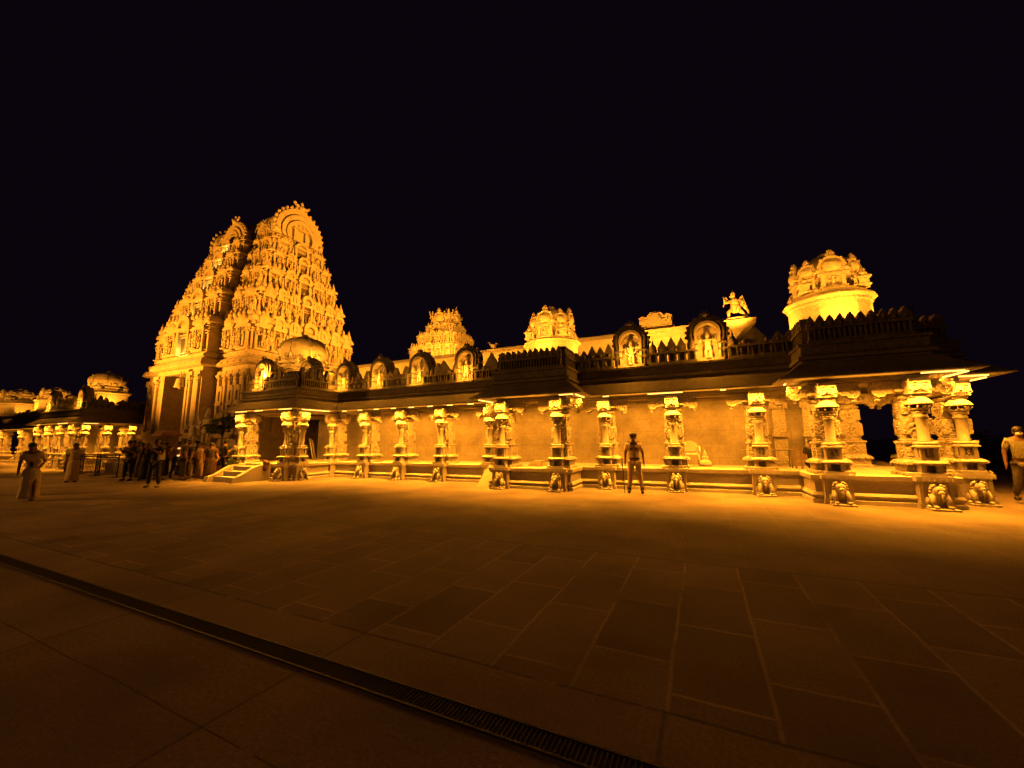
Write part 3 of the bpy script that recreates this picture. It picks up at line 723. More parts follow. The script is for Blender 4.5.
# plinth courses, pilasters, cornice
def courses(x0, x1, yf, sgn):
    for z0_, z1_, o in ((0, .35, .35), (.35, .6, .25), (.6, .8, .32), (.8, 1.2, .12), (1.2, 1.35, .2), (1.9, 2.05, .2), (2.05, 2.2, .26)):
        if sgn == 0: m.box(x0-o, x1+o, yf-o, yf+.05, z0_, z1_-.002)
        else: m.box(yf-.05, yf+o, x0-o, x1+o, z0_, z1_)
courses(PX, HX, -HY, 0); courses(-HX, -PX, -HY, 0); courses(1.42, PX, -HY-PD, 0); courses(-PX, -1.42, -HY-PD, 0); courses(-HY, HY, HX, 1)
def pilaster(x, y, rz, z0_, z1_, w=.2):
    m.at(x, y, 0, rz); hh = z1_-z0_
    m.box(-w*.75, w*.75, -.2, .02, z0_, z0_+.25); m.box(-w*.5, w*.5, -.14, .02, z0_+.25, z1_-.7)
    m.lathe([(w*.5, z1_-.7), (w*.75, z1_-.6), (w*.5, z1_-.5), (w*.9, z1_-.4), (w*.95, z1_-.34)], 8, (0, -.06), smooth=False)
    m.box(-w*1.0, w*1.0, -.24, .02, z1_-.34, z1_-.22); m.box(-w*1.5, w*1.5, -.18, .02, z1_-.22, z1_); m.at()
pz0, pz1 = 2.2, 5.95
for x in (1.55, 2.4, 3.0, 3.65, 4.1, 4.75, 5.45): pilaster(x, -HY-(PD if x < PX else 0), 0, pz0, pz1); pilaster(-x, -HY-(PD if x < PX else 0), 0, pz0, pz1)
for y_ in (-3.6, -3.0, -2.2, -1.5, -.8, .8, 1.5, 2.2, 3.0, 3.6): pilaster(HX, y_, pi/2, pz0, pz1)
for y_ in (-3.3, -1.15, 1.15, 3.3):
    m.at(HX, y_, 2.2, pi/2); aedicule_mb(m, .85 if abs(y_) > 2 else .8, 3.0, 2 if abs(y_) > 2 else 0, .3)
for x in (3.32, 4.42, 5.1, -3.32, -4.42, -5.1):
    m.at(x, -HY, 2.2, 0); aedicule_mb(m, .55, 2.8, 2, .2)
m.at(0, 0, 0)
kapota(m, HX, HY, 6.25, .55, .34); m.sweep([(-PX, -HY+.1), (-PX, -HY-PD), (PX, -HY-PD), (PX, -HY+.1)], [(-.1, 6.253), (.17, 6.253), (.34, 6.335), (.34, 6.41), (.26, 6.63), (.15, 6.77), (-.1, 6.797)])
frieze(m, HX, HY, 6.42, .09, .62, .33); m.box(-HX-.12, HX+.12, -HY-.12, HY+.12, 6.85, 7.06); m.box(-PX-.12, PX+.12, -HY-PD-.12, -HY, 6.85, 7.057)
m.at(); frieze(m, HX, HY, 6.95, .07, .3, .1)
# door jambs and lintel
for sx in (-1, 1): m.box(sx*1.36-.1, sx*1.36+.1, -HY-PD-.2, -HY-PD+.1, .3, 5.9)
m.box(-1.5, 1.5, -HY-PD-.2, -HY-PD+.1, 5.9, 6.1)
m.build('carved_front', M_TOWER, G)
for sx, rz in ((-.65, 0), (.65, 0)):
    d = MB(); d.box(sx-.62, sx+.62, -.06, .06, .1, 5.6)
    for zz in range(7):
        for kx in (-.3, .3): d.ball((sx+kx, -.08, .7+zz*.7), (.07, .05, .07), 6, 4)
    d.at(); o = d.build('door_leaf', M_DOOR_SHADE, G); o.location = (0, 2.2, 0)
HB = MB(); HB.tube([(0, 0, 0), (0, 0, -.35)], .03, 6); HB.lathe([(.3, -.95), (.27, -.85), (.22, -.6), (.2, -.45), (.08, -.36), (.02, -.33)], 12); HB.ball((0, 0, -.98), .08, 8, 5)
T_ = thing('hanging_bell', GC[0]+1.0, GC[1]-HY-PD-.35, 5.95, 'pale bell hanging under the right end of the dark gate doorway lintel', 'bell'); HB.build('bell', M_SMOOTH, T_)
tiers = [(7.05, 9.55, 5.45, 3.75, 9, 7, (2.5, .85)), (9.55, 11.65, 5.0, 3.2, 9, 7, (2.3, .8)), (11.65, 13.35, 4.6, 2.72, 9, 5, (2.1, .75)), (13.35, 14.75, 4.3, 2.3, 9, 5, (1.9, .7)), (14.75, 15.9, 4.0, 1.95, 7, 3, (1.7, .65))]
tot = 0
for (z0, z1, hx, hy, nx, ny, pj) in tiers:
    S, sp = tier(G, z0, z1, hx, hy, nx, ny, pj)
    sp = [q for q in sp if q[0].y < -hy+.2 or q[0].x > hx-.1]
    rnd = random.Random(int(z0*10)); rnd.shuffle(sp)
    lim = (26, 24, 20, 16, 12)[tiers.index((z0, z1, hx, hy, nx, ny, pj))]
    tot += place_figs(S, sp, lim, FIG_T, lambda p: True)
    lamp('POINT', GC[0]+.0, GC[1]-hy-pj[1]-.25, z0+.35, 26*(z1-z0), size=.1, color=(1, .62, .1), name='opening_lamp')
# barrel roof
zr, hx, hy = 15.9, 3.75, 1.75
m = MB(); m.box(-hx, hx, -hy*.9, hy*.9, zr, zr+.35)
m.box(-hx-.1, hx+.1, -hy-.05, hy+.05, zr+.35, zr+.5)
n = 12; out = []
for k in range(n+1):
    a = -.22+(pi+.44)*k/n; out.append((hy*1.02*cos(a), zr+.95+sin(a)*1.65*(1 if sin(a) > 0 else 1.4)))
m.at(rz=pi/2); m.ext(out, -hx, hx)
m.at(); rf = m.build('barrel_roof', M_TOWER, G)
m = MB()
for x in [-3.2+.62*k for k in range(11)]:
    if abs(x) < 1.2: continue
    for sg in (0, pi):
        m.at(0, 0, zr+.55, sg); m.M = m.M @ Matrix.Translation((x, -hy*1.02, 0)); kudu(m, .46, .75, .1)
m.build('shell_niche_row', M_TOWER, rf)
def gable(w, h, d, name='gable'):
    g = MB()
    for i, (a, b, y0) in enumerate(((1.0, .84, 0), (.80, .66, -.10), (.62, .50, -.16))):
        g.ring(arch_pts(w*a, h*(.04+.96*a), 20, 1.06, .1), arch_pts(w*b, h*(.04+.96*b), 20, 1.04, .08), y0-.12, d)
    g.ext(arch_pts(w*.82, h*.83, 20), .08, d*.9)
    zc = h-w/2*1.1
    for k in range(19):
        a = -.25+(pi+.5)*k/18; g.ball((w*.55*cos(a), .0, zc+w*.57*sin(a)), (.1*w/3, .14, .12*w/3), 6, 4)
    aed = g.M.copy(); g.M = Matrix.Translation((0, .1, 0)); aedicule_mb(g, w*.32, h*.62, 0, .3); g.M = aed
    g.ball((0, -.1, h+.12), (.24*w/3, .2, .22*w/3), 8, 6)
    for sx in (-1, 1):
        g.tube([(sx*.15*w/3, -.05, h+.2), (sx*.42*w/3, -.05, h+.32), (sx*.5*w/3, -.05, h+.5)], [.1*w/3, .1*w/3, .03], 6); g.ball((sx*.48*w/3, -.05, h+.42), .1*w/3, 6, 4)
        g.ball((sx*w*.5, -.08, h*.12), (.2*w/3, .16, .2*w/3), 7, 5)
    g.ball((0, -.05, h+.5), (.12*w/3, .1, .16*w/3), 7, 5)
    return g.mesh(name, M_TOWER)
GM = gable(3.5, 2.55, .5); GM2 = gable(2.5, 1.75, .9)
for sx in (1, -1): obj('gable', GM, rf, (sx*(hx+.05), 0, zr+.3), sx*pi/2)
for sy in (-1, 1): obj('gable', GM2, rf, (0, sy*(hy+.55), zr-.15), 0 if sy < 0 else pi)
for sx in (-1, 1): obj('gable', GM2, rf, (sx*2.45, -hy-.05, zr+.1), 0, .62)
fm = MB(); fm.lathe([(.16, 0), (.1, .08), (.2, .18), (.22, .28), (.12, .38), (.06, .42), (.09, .48), (.02, .7)], 10); fmm = fm.mesh('finial', M_TOWER)
for x in (-2.6, -1.3, 0, 1.3, 2.6): obj('finial', fmm, rf, (x, 0, zr+2.55), 0, .8)
# floods for the gate tower
lamp('SPOT', -6.0, 19.8, 6.6, 10500, (GC[0]+HX, 18, 12.5), spot=52, size=.25, blend=.8, name='gate_flood')
lamp('SPOT', -15.5, 27.0, 3.5, 3800, (GC[0]+HX, 19, 11), spot=70, size=.25, blend=.8, name='gate_flood')
lamp('SPOT', -31.5, 1.0, 2.2, 7500, (-29.7, 14, 10.5), spot=62, size=.25, blend=.8, name='gate_flood')

# --- inner shrine tower far behind
V = thing('shrine_tower', -19.1, 27.2, 0, 'small bright pyramid shrine tower with domed top, seen far behind the hall roof', 'shrine tower')
m = MB(); m.box(-2.3, 2.3, -2.3, 2.3, 0, 8.05); m.build('base', M_VIM, V)
for (z0, z1, hh, n) in ((8.05, 9.3, 2.05, 5), (9.3, 10.4, 1.6, 5), (10.4, 11.3, 1.1, 3)):
    S, sp = tier(V, z0, z1, hh, hh, n, n, None, mat=M_VIM)
    sp = [q for q in sp if q[0].y < -hh+.2]; place_figs(S, sp, 7, FIG_N, lambda p: True)
m = MB(); m.lathe([(.9, 11.3), (.9, 11.55), (1.05, 11.6), (1.12, 11.85), (1.0, 12.2), (.65, 12.5), (.2, 12.65), (.12, 12.7)], 16); dm = m.build('dome', M_VIM, V)
kd = MB(); kudu(kd, .95, 1.25, .14); kmm = kd.mesh('arched_niche', M_VIM)
for a in range(4): obj('arched_niche', kmm, dm, (1.05*sin(a*pi/2), -1.05*cos(a*pi/2), 11.45), a*pi/2)
for a in range(4):
    t = pi/4+a*pi/2; obj('statue', FIG_N[a % 3], dm, (1.15*sin(t), -1.15*cos(t), 11.3), a*pi/2, 1.3)
m = MB(); m.tube([(.8, 0, 12.3), (.95, 0, 12.7), (1.1, 0, 12.95)], [.05, .04, .01]); m.lathe([(.1, 0), (.14, .12), (.05, .22), (.01, .4)], 8, z0=12.65); m.build('finial', M_VIM, dm)
lamp('SPOT', -17, 19.5, 7.4, 1500, (-17.7, 26, 10.6), spot=80, size=.15, name='shrine_flood'); lamp('SPOT', -10.5, 22.5, 7.4, 1200, (-17.8, 27, 10.6), spot=80, size=.15, name='shrine_flood')

# ------------------------------------------------------------------ platform, statues and small tree before the gate tower
T = thing('stone_platform', -23, 12.5, 0, 'low granite platform running from the porch steps to the foot of the gate tower', 'platform')
m = MB(); m.box(-9, 3.4, -1.4, 1.6, 0, .42); m.box(-9.05, 3.43, -1.45, 1.6, .42, .5); m.build('slab', M_SMOOTH, T)
def guardian(s, y, z, h, k, label, ped=.9):
    T = thing('guardian_statue', s, y, z, label, 'statue', 'guardian statues before the gate tower')
    m = MB(); m.sq([(.42, 0), (.42, .1), (.34, .14), (.34, ped-.14), (.42, ped-.1), (.42, ped)]); m.build('pedestal', M_SMOOTH, T)
    obj('figure', FIG_N[k], T, (0, 0, ped), .2, h)
guardian(-25.3, 12.2, .5, 1.75, 1, 'pale standing guardian statue with raised arms, nearer the dark doorway', .85)
guardian(-23.6, 12.0, .5, 2.0, 2, 'large pale guardian statue on tall pedestal, nearest the porch', .95)
M_LEAF = plain('dark_foliage', (.05, .075, .03), .8, var=.5); M_BARK = plain('bark', (.07, .05, .035), .9)
def bush(mb, c, R, n, seed, sz=.07):
    rnd = random.Random(seed)
    cl = [(Vector((rnd.gauss(0, .5)*R[0], rnd.gauss(0, .5)*R[1], rnd.gauss(0, .45)*R[2])), .3+.35*rnd.random()) for _ in range(9)]
    vs = []; fs = []
    for i in range(n):
        q, rr = rnd.choice(cl); d = Vector((rnd.gauss(0, 1), rnd.gauss(0, 1), rnd.gauss(0, 1))).normalized()*rr*(rnd.random()**.4)
        p = Vector(c)+q+Vector((d.x*R[0], d.y*R[1], d.z*R[2]))
        u = Vector((rnd.gauss(0, 1), rnd.gauss(0, 1), rnd.gauss(0, 1))).normalized(); w = u.orthogonal().normalized(); L = sz*(.7+.7*rnd.random())
        o = len(vs); vs += [tuple(p-u*L), tuple(p+w*L*.4), tuple(p+u*L), tuple(p-w*L*.4)]; fs.append((o, o+1, o+2, o+3))
    mb._add(vs, fs)
T = thing('small_tree', -21.1, 11.4, .5, 'small dark leafy tree in shadow just left of the porch steps', 'tree')
m = MB(); m.tube([(0, 0, 0), (.05, 0, .8), (-.03, .05, 1.5), (.05, 0, 2.0)], [.09, .07, .055, .03]); m.tube([(-.03, .05, 1.4), (-.3, 0, 1.8), (-.45, 0, 2.0)], [.04, .03, .015]); m.tube([(0, .05, 1.4), (.3, 0, 1.95), (.4, 0, 2.2)], [.04, .03, .015]); m.build('trunk', M_BARK, T)
m = MB(); bush(m, (.1, 0, 2.1), (.65, .5, .35), 900, 3); bush(m, (-.35, 0, 1.75), (.4, .4, .25), 400, 4); bush(m, (0, 0, .35), (.7, .5, .35), 900, 5); m.build('crown', M_LEAF, T)
# ------------------------------------------------------------------ left cloister beyond the gate
PATH2 = [(-64, 13.3), (-43.4, 13.3), (-43.4, 11.2), (-36.7, 11.2), (-36.7, 20)]
pil2 = [(-43.0, 11.5, B(cols=(0, -1), br=(0, 1))), (-41.0, 11.5), (-39.1, 11.5), (-37.1, 11.5, B(cols=(0, 1), br=(1, 0))), (-37.1, 13.9, B(cols=(0, 1), br=(1, 0))), (-37.1, 12.6, B(cols=(1,), br=(0, 0)))]+[(s, 13.6) for s in (-46.0, -50.2, -54.8, -60)]
R2 = cloister('temple_cloister', 'distant dim pillared cloister wing left of the gate tower, behind the railings', PATH2, pil2,
              [(-43.2, -36.9, 11.35, 17), (-64, -43.25, 13.45, 17)], 9, [(-42.6, 11.45), (-37.5, 11.45)], [(-42.9, -37.3, 12, 17, 4.3)])
m = MB(); m.box(-64, -36.9, 15.3, 15.6, .676, 3.07); m.build('back_wall', M_WALL, R2)
strip(R2, -43.6, -36.5, 10.75, P=11, vis=[(-38.5, -37.0), (-42, -41.5)]); strip(R2, 11.2, 14, -36.35, 'y', P=12, vis=[(11.3, 12)]); strip(R2, -63, -44, 12.9, P=9, vis=[(-60, -59)])
roof_tower(-39.9, 13.4, 4.3, 1.9, 1.0, 2.8, 'domed roof tower of the left cloister, nearest the gate tower', 34, M_VIM, 'roof towers of the left cloister', ds=.52, arches=False)
roof_tower(-51.4, 14.0, 4.5, 2.1, .9, 2.1, 'small glowing roof tower, middle one above the left cloister', 26, M_VIM, 'roof towers of the left cloister')
roof_tower(-59.8, 14.0, 4.3, 3.0, 1.2, 2.7, 'glowing roof tower at the far left end of the left cloister', 14, M_VIM, 'roof towers of the left cloister')

# ------------------------------------------------------------------ ground
def ground_mat():
    m, nt, b = new_mat('granite_paving'); N = nt.nodes; K = nt.links
    tc = N.new('ShaderNodeTexCoord'); sp = N.new('ShaderNodeSeparateXYZ'); K.new(tc.outputs['Object'], sp.inputs[0])
    wob = N.new('ShaderNodeTexNoise'); wob.inputs['Scale'].default_value = 1.1; wob.inputs['Detail'].default_value = 3
    K.new(tc.outputs['Object'], wob.inputs['Vector'])
    def mth(op, a, bv=None, c=None):
        n = N.new('ShaderNodeMath'); n.operation = op
        for i, q in enumerate((a, bv, c)):
            if q is None: continue
            if isinstance(q, (int, float)): n.inputs[i].default_value = q
            else: K.new(q, n.inputs[i])
        return n.outputs[0]
    w = mth('MULTIPLY', mth('SUBTRACT', wob.outputs['Fac'], .5), .05)
    sx = mth('ADD', sp.outputs['X'], w); sy = mth('ADD', sp.outputs['Y'], w)
    def brick(wd, rh, off, ox, oy, c2, mort):
        cb = N.new('ShaderNodeCombineXYZ'); K.new(mth('ADD', sy, oy), cb.inputs[0]); K.new(mth('ADD', sx, ox), cb.inputs[1])
        br = N.new('ShaderNodeTexBrick'); br.offset = off; br.inputs['Scale'].default_value = 1
        br.inputs['Brick Width'].default_value = wd; br.inputs['Row Height'].default_value = rh
        br.inputs['Mortar Size'].default_value = .02; br.inputs['Mortar Smooth'].default_value = .9
        br.inputs['Color1'].default_value = (.26, .21, .155, 1); br.inputs['Color2'].default_value = (*c2, 1); br.inputs['Mortar'].default_value = (*mort, 1)
        br.inputs['Bias'].default_value = -.1
        K.new(cb.outputs[0], br.inputs['Vector']); return br
    b1 = brick(1.02, .57, .37, .29+.57*20, 100-.18, (.165, .13, .095), (.42, .34, .24))
    b2 = brick(1.55, .78, .43, 50.3, 100.15, (.215, .175, .13), (.29, .235, .17))
    b3 = brick(30, 2.3, .5, 50.9, 100, (.2, .165, .125), (.13, .11, .085))
    def mixc(fac, a, c):
        n = N.new('ShaderNodeMixRGB'); K.new(fac, n.inputs['Fac']); K.new(a, n.inputs['Color1']); K.new(c, n.inputs['Color2']); return n.outputs['Color']
    fade = N.new('ShaderNodeTexNoise'); fade.inputs['Scale'].default_value = 1.7; fade.inputs['Detail'].default_value = 4; K.new(tc.outputs['Object'], fade.inputs['Vector'])
    fr_ = N.new('ShaderNodeValToRGB'); fr_.color_ramp.elements[0].position = .34; fr_.color_ramp.elements[1].position = .50; K.new(fade.outputs['Fac'], fr_.inputs['Fac'])
    def soften(br, flat):
        mm = mth('MULTIPLY', br.outputs['Fac'], fr_.outputs['Color'])
        n = N.new('ShaderNodeMixRGB'); K.new(mth('MULTIPLY', mth('SUBTRACT', br.outputs['Fac'], mm), .95), n.inputs['Fac']); K.new(br.outputs['Color'], n.inputs['Color1']); n.inputs['Color2'].default_value = (*flat, 1)
        return n
    b1 = soften(b1, (.19, .165, .13)); b2 = soften(b2, (.2, .175, .14))
    b1.outputs['Color']
    c = mixc(mth('GREATER_THAN', sy, 5.72), b1.outputs['Color'], b2.outputs['Color'])
    c = mixc(mth('LESS_THAN', sy, 2.64), c, b3.outputs['Color'])
    # continuous joints parallel to the facade
    def line(y, wd):
        return mth('LESS_THAN', mth('ABSOLUTE', mth('SUBTRACT', sy, y)), wd)
    jn = N.new('ShaderNodeTexNoise'); jn.inputs['Scale'].default_value = 3.5; jn.inputs['Detail'].default_value = 5; K.new(tc.outputs['Object'], jn.inputs['Vector'])
    dark = mth('ADD', mth('ADD', line(2.63, .013), line(5.74, .012)), mth('ADD', line(1.45, .005), line(9.3, .010)))
    dark = mth('MULTIPLY', dark, mth('MULTIPLY', mth('GREATER_THAN', jn.outputs['Fac'], .40), mth('ADD', jn.outputs['Fac'], .2)))
    nd = N.new('ShaderNodeMixRGB'); K.new(dark, nd.inputs['Fac']); K.new(c, nd.inputs['Color1']); nd.inputs['Color2'].default_value = (.03, .027, .022, 1); c = nd.outputs['Color']
    # stains and tone
    big = N.new('ShaderNodeTexNoise'); big.inputs['Scale'].default_value = .7; big.inputs['Detail'].default_value = 5; K.new(tc.outputs['Object'], big.inputs['Vector'])
    rb = N.new('ShaderNodeValToRGB'); rb.color_ramp.elements[0].position = .3; rb.color_ramp.elements[1].position = .72
    rb.color_ramp.elements[0].color = (.55, .52, .5, 1); rb.color_ramp.elements[1].color = (1.25, 1.22, 1.2, 1); K.new(big.outputs['Fac'], rb.inputs['Fac'])
    m2 = N.new('ShaderNodeMixRGB'); m2.blend_type = 'MULTIPLY'; m2.inputs['Fac'].default_value = 1; K.new(c, m2.inputs['Color1']); K.new(rb.outputs['Color'], m2.inputs['Color2'])
    fine = N.new('ShaderNodeTexNoise'); fine.inputs['Scale'].default_value = 38; fine.inputs['Detail'].default_value = 5; fine.inputs['Roughness'].default_value = .75; K.new(tc.outputs['Object'], fine.inputs['Vector'])
    rf_ = N.new('ShaderNodeValToRGB'); rf_.color_ramp.elements[0].position = .32; rf_.color_ramp.elements[1].position = .68
    rf_.color_ramp.elements[0].color = (.62, .6, .58, 1); rf_.color_ramp.elements[1].color = (1.3, 1.28, 1.25, 1); K.new(fine.outputs['Fac'], rf_.inputs['Fac'])
    m3 = N.new('ShaderNodeMixRGB'); m3.blend_type = 'MULTIPLY'; m3.inputs['Fac'].default_value = .9; K.new(m2.outputs['Color'], m3.inputs['Color1']); K.new(rf_.outputs['Color'], m3.inputs['Color2'])
    K.new(m3.outputs['Color'], b.inputs['Base Color']); b.inputs['Roughness'].default_value = .72
    b.inputs['Specular IOR Level'].default_value = .25
    bp = N.new('ShaderNodeBump'); bp.inputs['Strength'].default_value = .5; bp.inputs['Distance'].default_value = .01; K.new(fine.outputs['Fac'], bp.inputs['Height'])
    b1b = N.new('ShaderNodeBump'); b1b.inputs['Strength'].default_value = .35; b1b.inputs['Distance'].default_value = .03; K.new(big.outputs['Fac'], b1b.inputs['Height']); K.new(bp.outputs['Normal'], b1b.inputs['Normal'])
    K.new(b1b.outputs['Normal'], b.inputs['Normal'])
    return m
m = MB(); m._add([(-400, -400, 0), (400, -400, 0), (400, 400, 0), (-400, 400, 0)], [(0, 1, 2, 3)])
g = m.build('ground', ground_mat()); g.rotation_euler = (0, 0, -A); g['kind'] = 'structure'
# drain grating
T = thing('drain_grating', -4, 2.13, 0, 'long dark iron drain grating crossing the dim foreground paving', 'drain grating')
m = MB(); m.box(-30, 12, -.065, .065, .002, .006); m.build('channel_shade', plain('drain_shade', (.006, .006, .006), .9), T)  # near-black strip laid on the paving as the shade of the drain slot
m = MB()
for sy in (-1, 1): m.box(-30, 12, sy*.072-.007, sy*.072+.007, .001, .014)
m.build('frame', M_STEEL, T)
m = MB(); x = -14.0
while x < 12: m.box(x, x+.010, -.066, .066, .006, .011); x += .027
m.build('bars', plain('worn_iron', (.02, .017, .015), .75, .3), T)

# ------------------------------------------------------------------ people
def skin(name, J, E, mat, parent, root=0, lvl=1):
    me = bpy.data.meshes.new(name); me.from_pydata([j[:3] for j in J], E, []); me.materials.append(mat)
    o = obj(name, me, parent)
    md = o.modifiers.new('skin', 'SKIN'); md.use_smooth_shade = True
    for i, j in enumerate(J):
        r = j[3]; r = (r, r) if not hasattr(r, '__len__') else r
        me.skin_vertices[0].data[i].radius = r
    me.skin_vertices[0].data[root].use_root = True
    sb = o.modifiers.new('sub', 'SUBSURF'); sb.levels = lvl; sb.render_levels = lvl
    return o
def cloth(name, c):
    m = plain(name, c, .88, var=.35); nt = m.node_tree; N = nt.nodes; b = N['Principled BSDF']
    tc = N.new('ShaderNodeTexCoord'); mp = N.new('ShaderNodeMapping'); mp.inputs['Scale'].default_value = (1.6, 1.6, .6); nt.links.new(tc.outputs['Object'], mp.inputs['Vector'])
    n = N.new('ShaderNodeTexNoise'); n.inputs['Scale'].default_value = 7; n.inputs['Detail'].default_value = 3; n.inputs['Distortion'].default_value = 1.2; nt.links.new(mp.outputs['Vector'], n.inputs['Vector'])
    bp = N.new('ShaderNodeBump'); bp.inputs['Strength'].default_value = 1; bp.inputs['Distance'].default_value = .05
    nt.links.new(n.outputs['Fac'], bp.inputs['Height']); nt.links.new(bp.outputs['Normal'], b.inputs['Normal']); return m
M_SKIN = plain('skin', (.15, .075, .045), .6); M_HAIR = plain('black_hair', (.015, .012, .01), .5)
def person(s, y, z, label, h=1.7, face=0.0, shirt=(.3, .25, .18), pants=(.1, .08, .06), stance=.12, stride=0.0, arms=(('down', .0), ('down', .0)),
           cap=False, group=None, skirt=None, lean=0.0, longhair=False, mask=None, dupatta=None, boots=False, sit=False, bag=None):
    k = h/1.7; lx = lean
    hipz = .92; shz = 1.42; 
    J = [(0, 0, hipz, (.13, .1))]; E = []
    def add(p, r, par):
        J.append((*p, r)); E.append((par, len(J)-1)); return len(J)-1
    sp1 = add((0, -.01+lx*.2, 1.08), (.125, .09), 0); sp2 = add((0, -.02-lx*.4, 1.27), (.15, .105), sp1); nk = add((0, -.01-lx*.8, 1.44), (.075, .07), sp2)
    n2 = add((0, -.02-lx*.9, 1.50), .052, nk); hd = add((0, -.035-lx, 1.58), (.078, .09), n2); tp = add((0, -.02-lx, 1.66), (.07, .08), hd)
    sl = {}
    hands = []
    armJ = []
    for i, sg in enumerate((-1, 1)):
        mode = arms[i][0]
        a0 = add((sg*.17, -lx*.7, 1.41), .06, nk)
        if mode == 'down': e = (sg*.245, .02-lx*.4, 1.14); wv = (sg*.26, -.04, .90)
        elif mode == 'phone': e = (sg*.24, -.05-lx*.4, 1.15); wv = (sg*.12, -.28, 1.32)
        elif mode == 'up': e = (sg*.27, -.12, 1.2); wv = (sg*.18, -.22, 1.45)
        elif mode == 'hip': e = (sg*.34, .06, 1.18); wv = (sg*.2, -.04, .98)
        else: e = (sg*.25, -.02, 1.15); wv = (sg*.24, -.22, 1.02)
        a1 = add(e, .043, a0); a2 = add(wv, .028, a1)
        d = (Vector(wv)-Vector(e)).normalized(); pc = Vector(wv)+d*.07; a3 = add(tuple(pc), (.04, .022), a2)
        armJ.append((Vector((sg*.17, -lx*.7, 1.41)), Vector(e), Vector(wv)))
        u = Vector((0, -1, 0)) if abs(d.z) > .5 else Vector((0, 0, 1)); u = (u-d*u.dot(d)).normalized(); side = d.cross(u)
        for f, (o_, L_) in enumerate(((-.028, .062), (-.01, .075), (.01, .07), (.027, .055))):
            b0 = pc+u*o_+d*.02; b1 = b0+d*L_*.5; b2 = b0+d*L_*.9+side*(-sg)*.015
            q = add(tuple(b0), .0085, a3); q = add(tuple(b1), .008, q); q = add(tuple(b2), .007, q)
        t0 = pc-d*.03+u*.035; q = add(tuple(t0), .01, a2); q = add(tuple(t0+d*.03+u*.015), .009, q); add(tuple(t0+d*.055+u*.012), .0075, q)
    legs = []
    for sg in (-1, 1):
        st = stride*sg
        l0 = add((sg*.09, 0, .86), .088, 0)
        if sit: kn = (sg*.12, -.36, .86); an = (sg*.12, -.38, .5)
        else: kn = (sg*(.09+stance*.45), -.02-st*.5 - (.06 if st < 0 else 0), .49); an = (sg*(.09+stance*.9), .02-st, .09+(.06 if st < 0 else 0))
        l1 = add(kn, .058, l0); l2 = add(an, .038, l1); l3 = add((an[0]*1.04, an[1]-.13, an[2]-.055), (.035, .025), l2)
        legs.append((Vector((sg*.09, 0, .86)), Vector(kn), Vector(an)))
    P = skin('person', J, E, M_SKIN, None, 0, 1)
    P.location = W(s, y, z); P.rotation_euler = (0, 0, -A+face); P.scale = (k, k, k); tag(P, label, 'person', group)
    ch = lambda n_, JJ, EE, mt, rt=0: skin(n_, JJ, EE, mt, P, rt, 1)
    ms = cloth('shirt_cloth', shirt); mp = cloth('trouser_cloth', pants)
    # face
    f = MB(); hy = -.035-lx
    f.ball((0, hy-.092, 1.575), (.015, .022, .022), 6, 4)
    for sx in (-1, 1): f.ball((sx*.08, hy, 1.575), (.012, .02, .03), 6, 4)
    f.ball((0, hy-.08, 1.535), (.025, .01, .008), 6, 4); f.build('facial_features', M_SKIN, P)
    f = MB()
    for sx in (-1, 1): f.ball((sx*.03, hy-.08, 1.605), (.013, .01, .008), 6, 4)
    f.build('eyes', M_HAIR, P)
    hb = MB(); hb.ball((0, hy+.018, 1.635), (.092, .105, .09), 12, 8)
    if longhair: hb.tube([(0, hy+.07, 1.62), (0, hy+.13, 1.45), (0, hy+.15, 1.2), (0, hy+.12, 1.0)], [.07, .08, .07, .03], 8)
    hb.build('hair', M_HAIR, P)
    if cap:
        c = MB(); c.lathe([(.1, 1.64), (.107, 1.69), (.10, 1.73), (.06, 1.75), (.01, 1.755)], 14, (0, hy+.01)); c.ball((0, hy-.11, 1.65), (.07, .06, .012), 10, 4); c.build('cap', plain('cap_cloth', (.12, .09, .06)), P)
    if mask:
        c = MB(); c.ball((0, hy-.06, 1.545), (.062, .045, .045), 10, 6); c.build('face_mask', plain('mask_cloth', mask), P)
    # shirt
    S_ = [(0, 0, .9, (.155, .12)), (0, -.01+lx*.1, 1.08, (.15, .112)), (0, -.02-lx*.4, 1.27, (.178, .128)), (0, -.01-lx*.75, 1.41, (.12, .095))]
    SE = [(0, 1), (1, 2), (2, 3)]
    for (a_, e_, w_) in armJ:
        i0 = len(S_); md_ = a_.lerp(e_, .8); S_.append((a_.x*1.0, a_.y, a_.z-.005, .082)); S_.append((*md_, .068)); SE += [(3, i0), (i0, i0+1)]
    ch('shirt', S_, SE, ms)
    if skirt:
        c = MB(); q = [(.15, .96), (.19, .86), (.2, .6), (.21, .3), (.235, .07), (.22, .06), (.02, .07)]
        vs = []; n = 18
        c.lathe(q[::-1], n, sy=.8)
        c.v = [(x*(1+.06*sin(7*math.atan2(y_, x))*max(0, 1-z_)), y_*(1+.06*sin(7*math.atan2(y_, x))*max(0, 1-z_))+(-st*0), z_) for x, y_, z_ in c.v]
        c.build('skirt', cloth('skirt_cloth', skirt), P)
    else:
        T_ = [(0, 0, .94, (.145, .115))]; TE = []
        for (a_, b_, c_) in legs:
            i0 = len(T_); T_ += [(*a_, .108), (*b_, .078), (c_.x, c_.y, c_.z+.03, .06)]; TE += [(0, i0), (i0, i0+1), (i0+1, i0+2)]
        ch('trousers', T_, TE, mp)
    mb_ = MB()
    for (a_, b_, c_) in legs:
        mb_.ball((c_.x*1.03, c_.y-.055, c_.z-.045), (.052, .135, .045), 10, 6)
        if boots: mb_.lathe([(.052, c_.z-.04), (.055, c_.z+.12)], 8, (c_.x, c_.y))
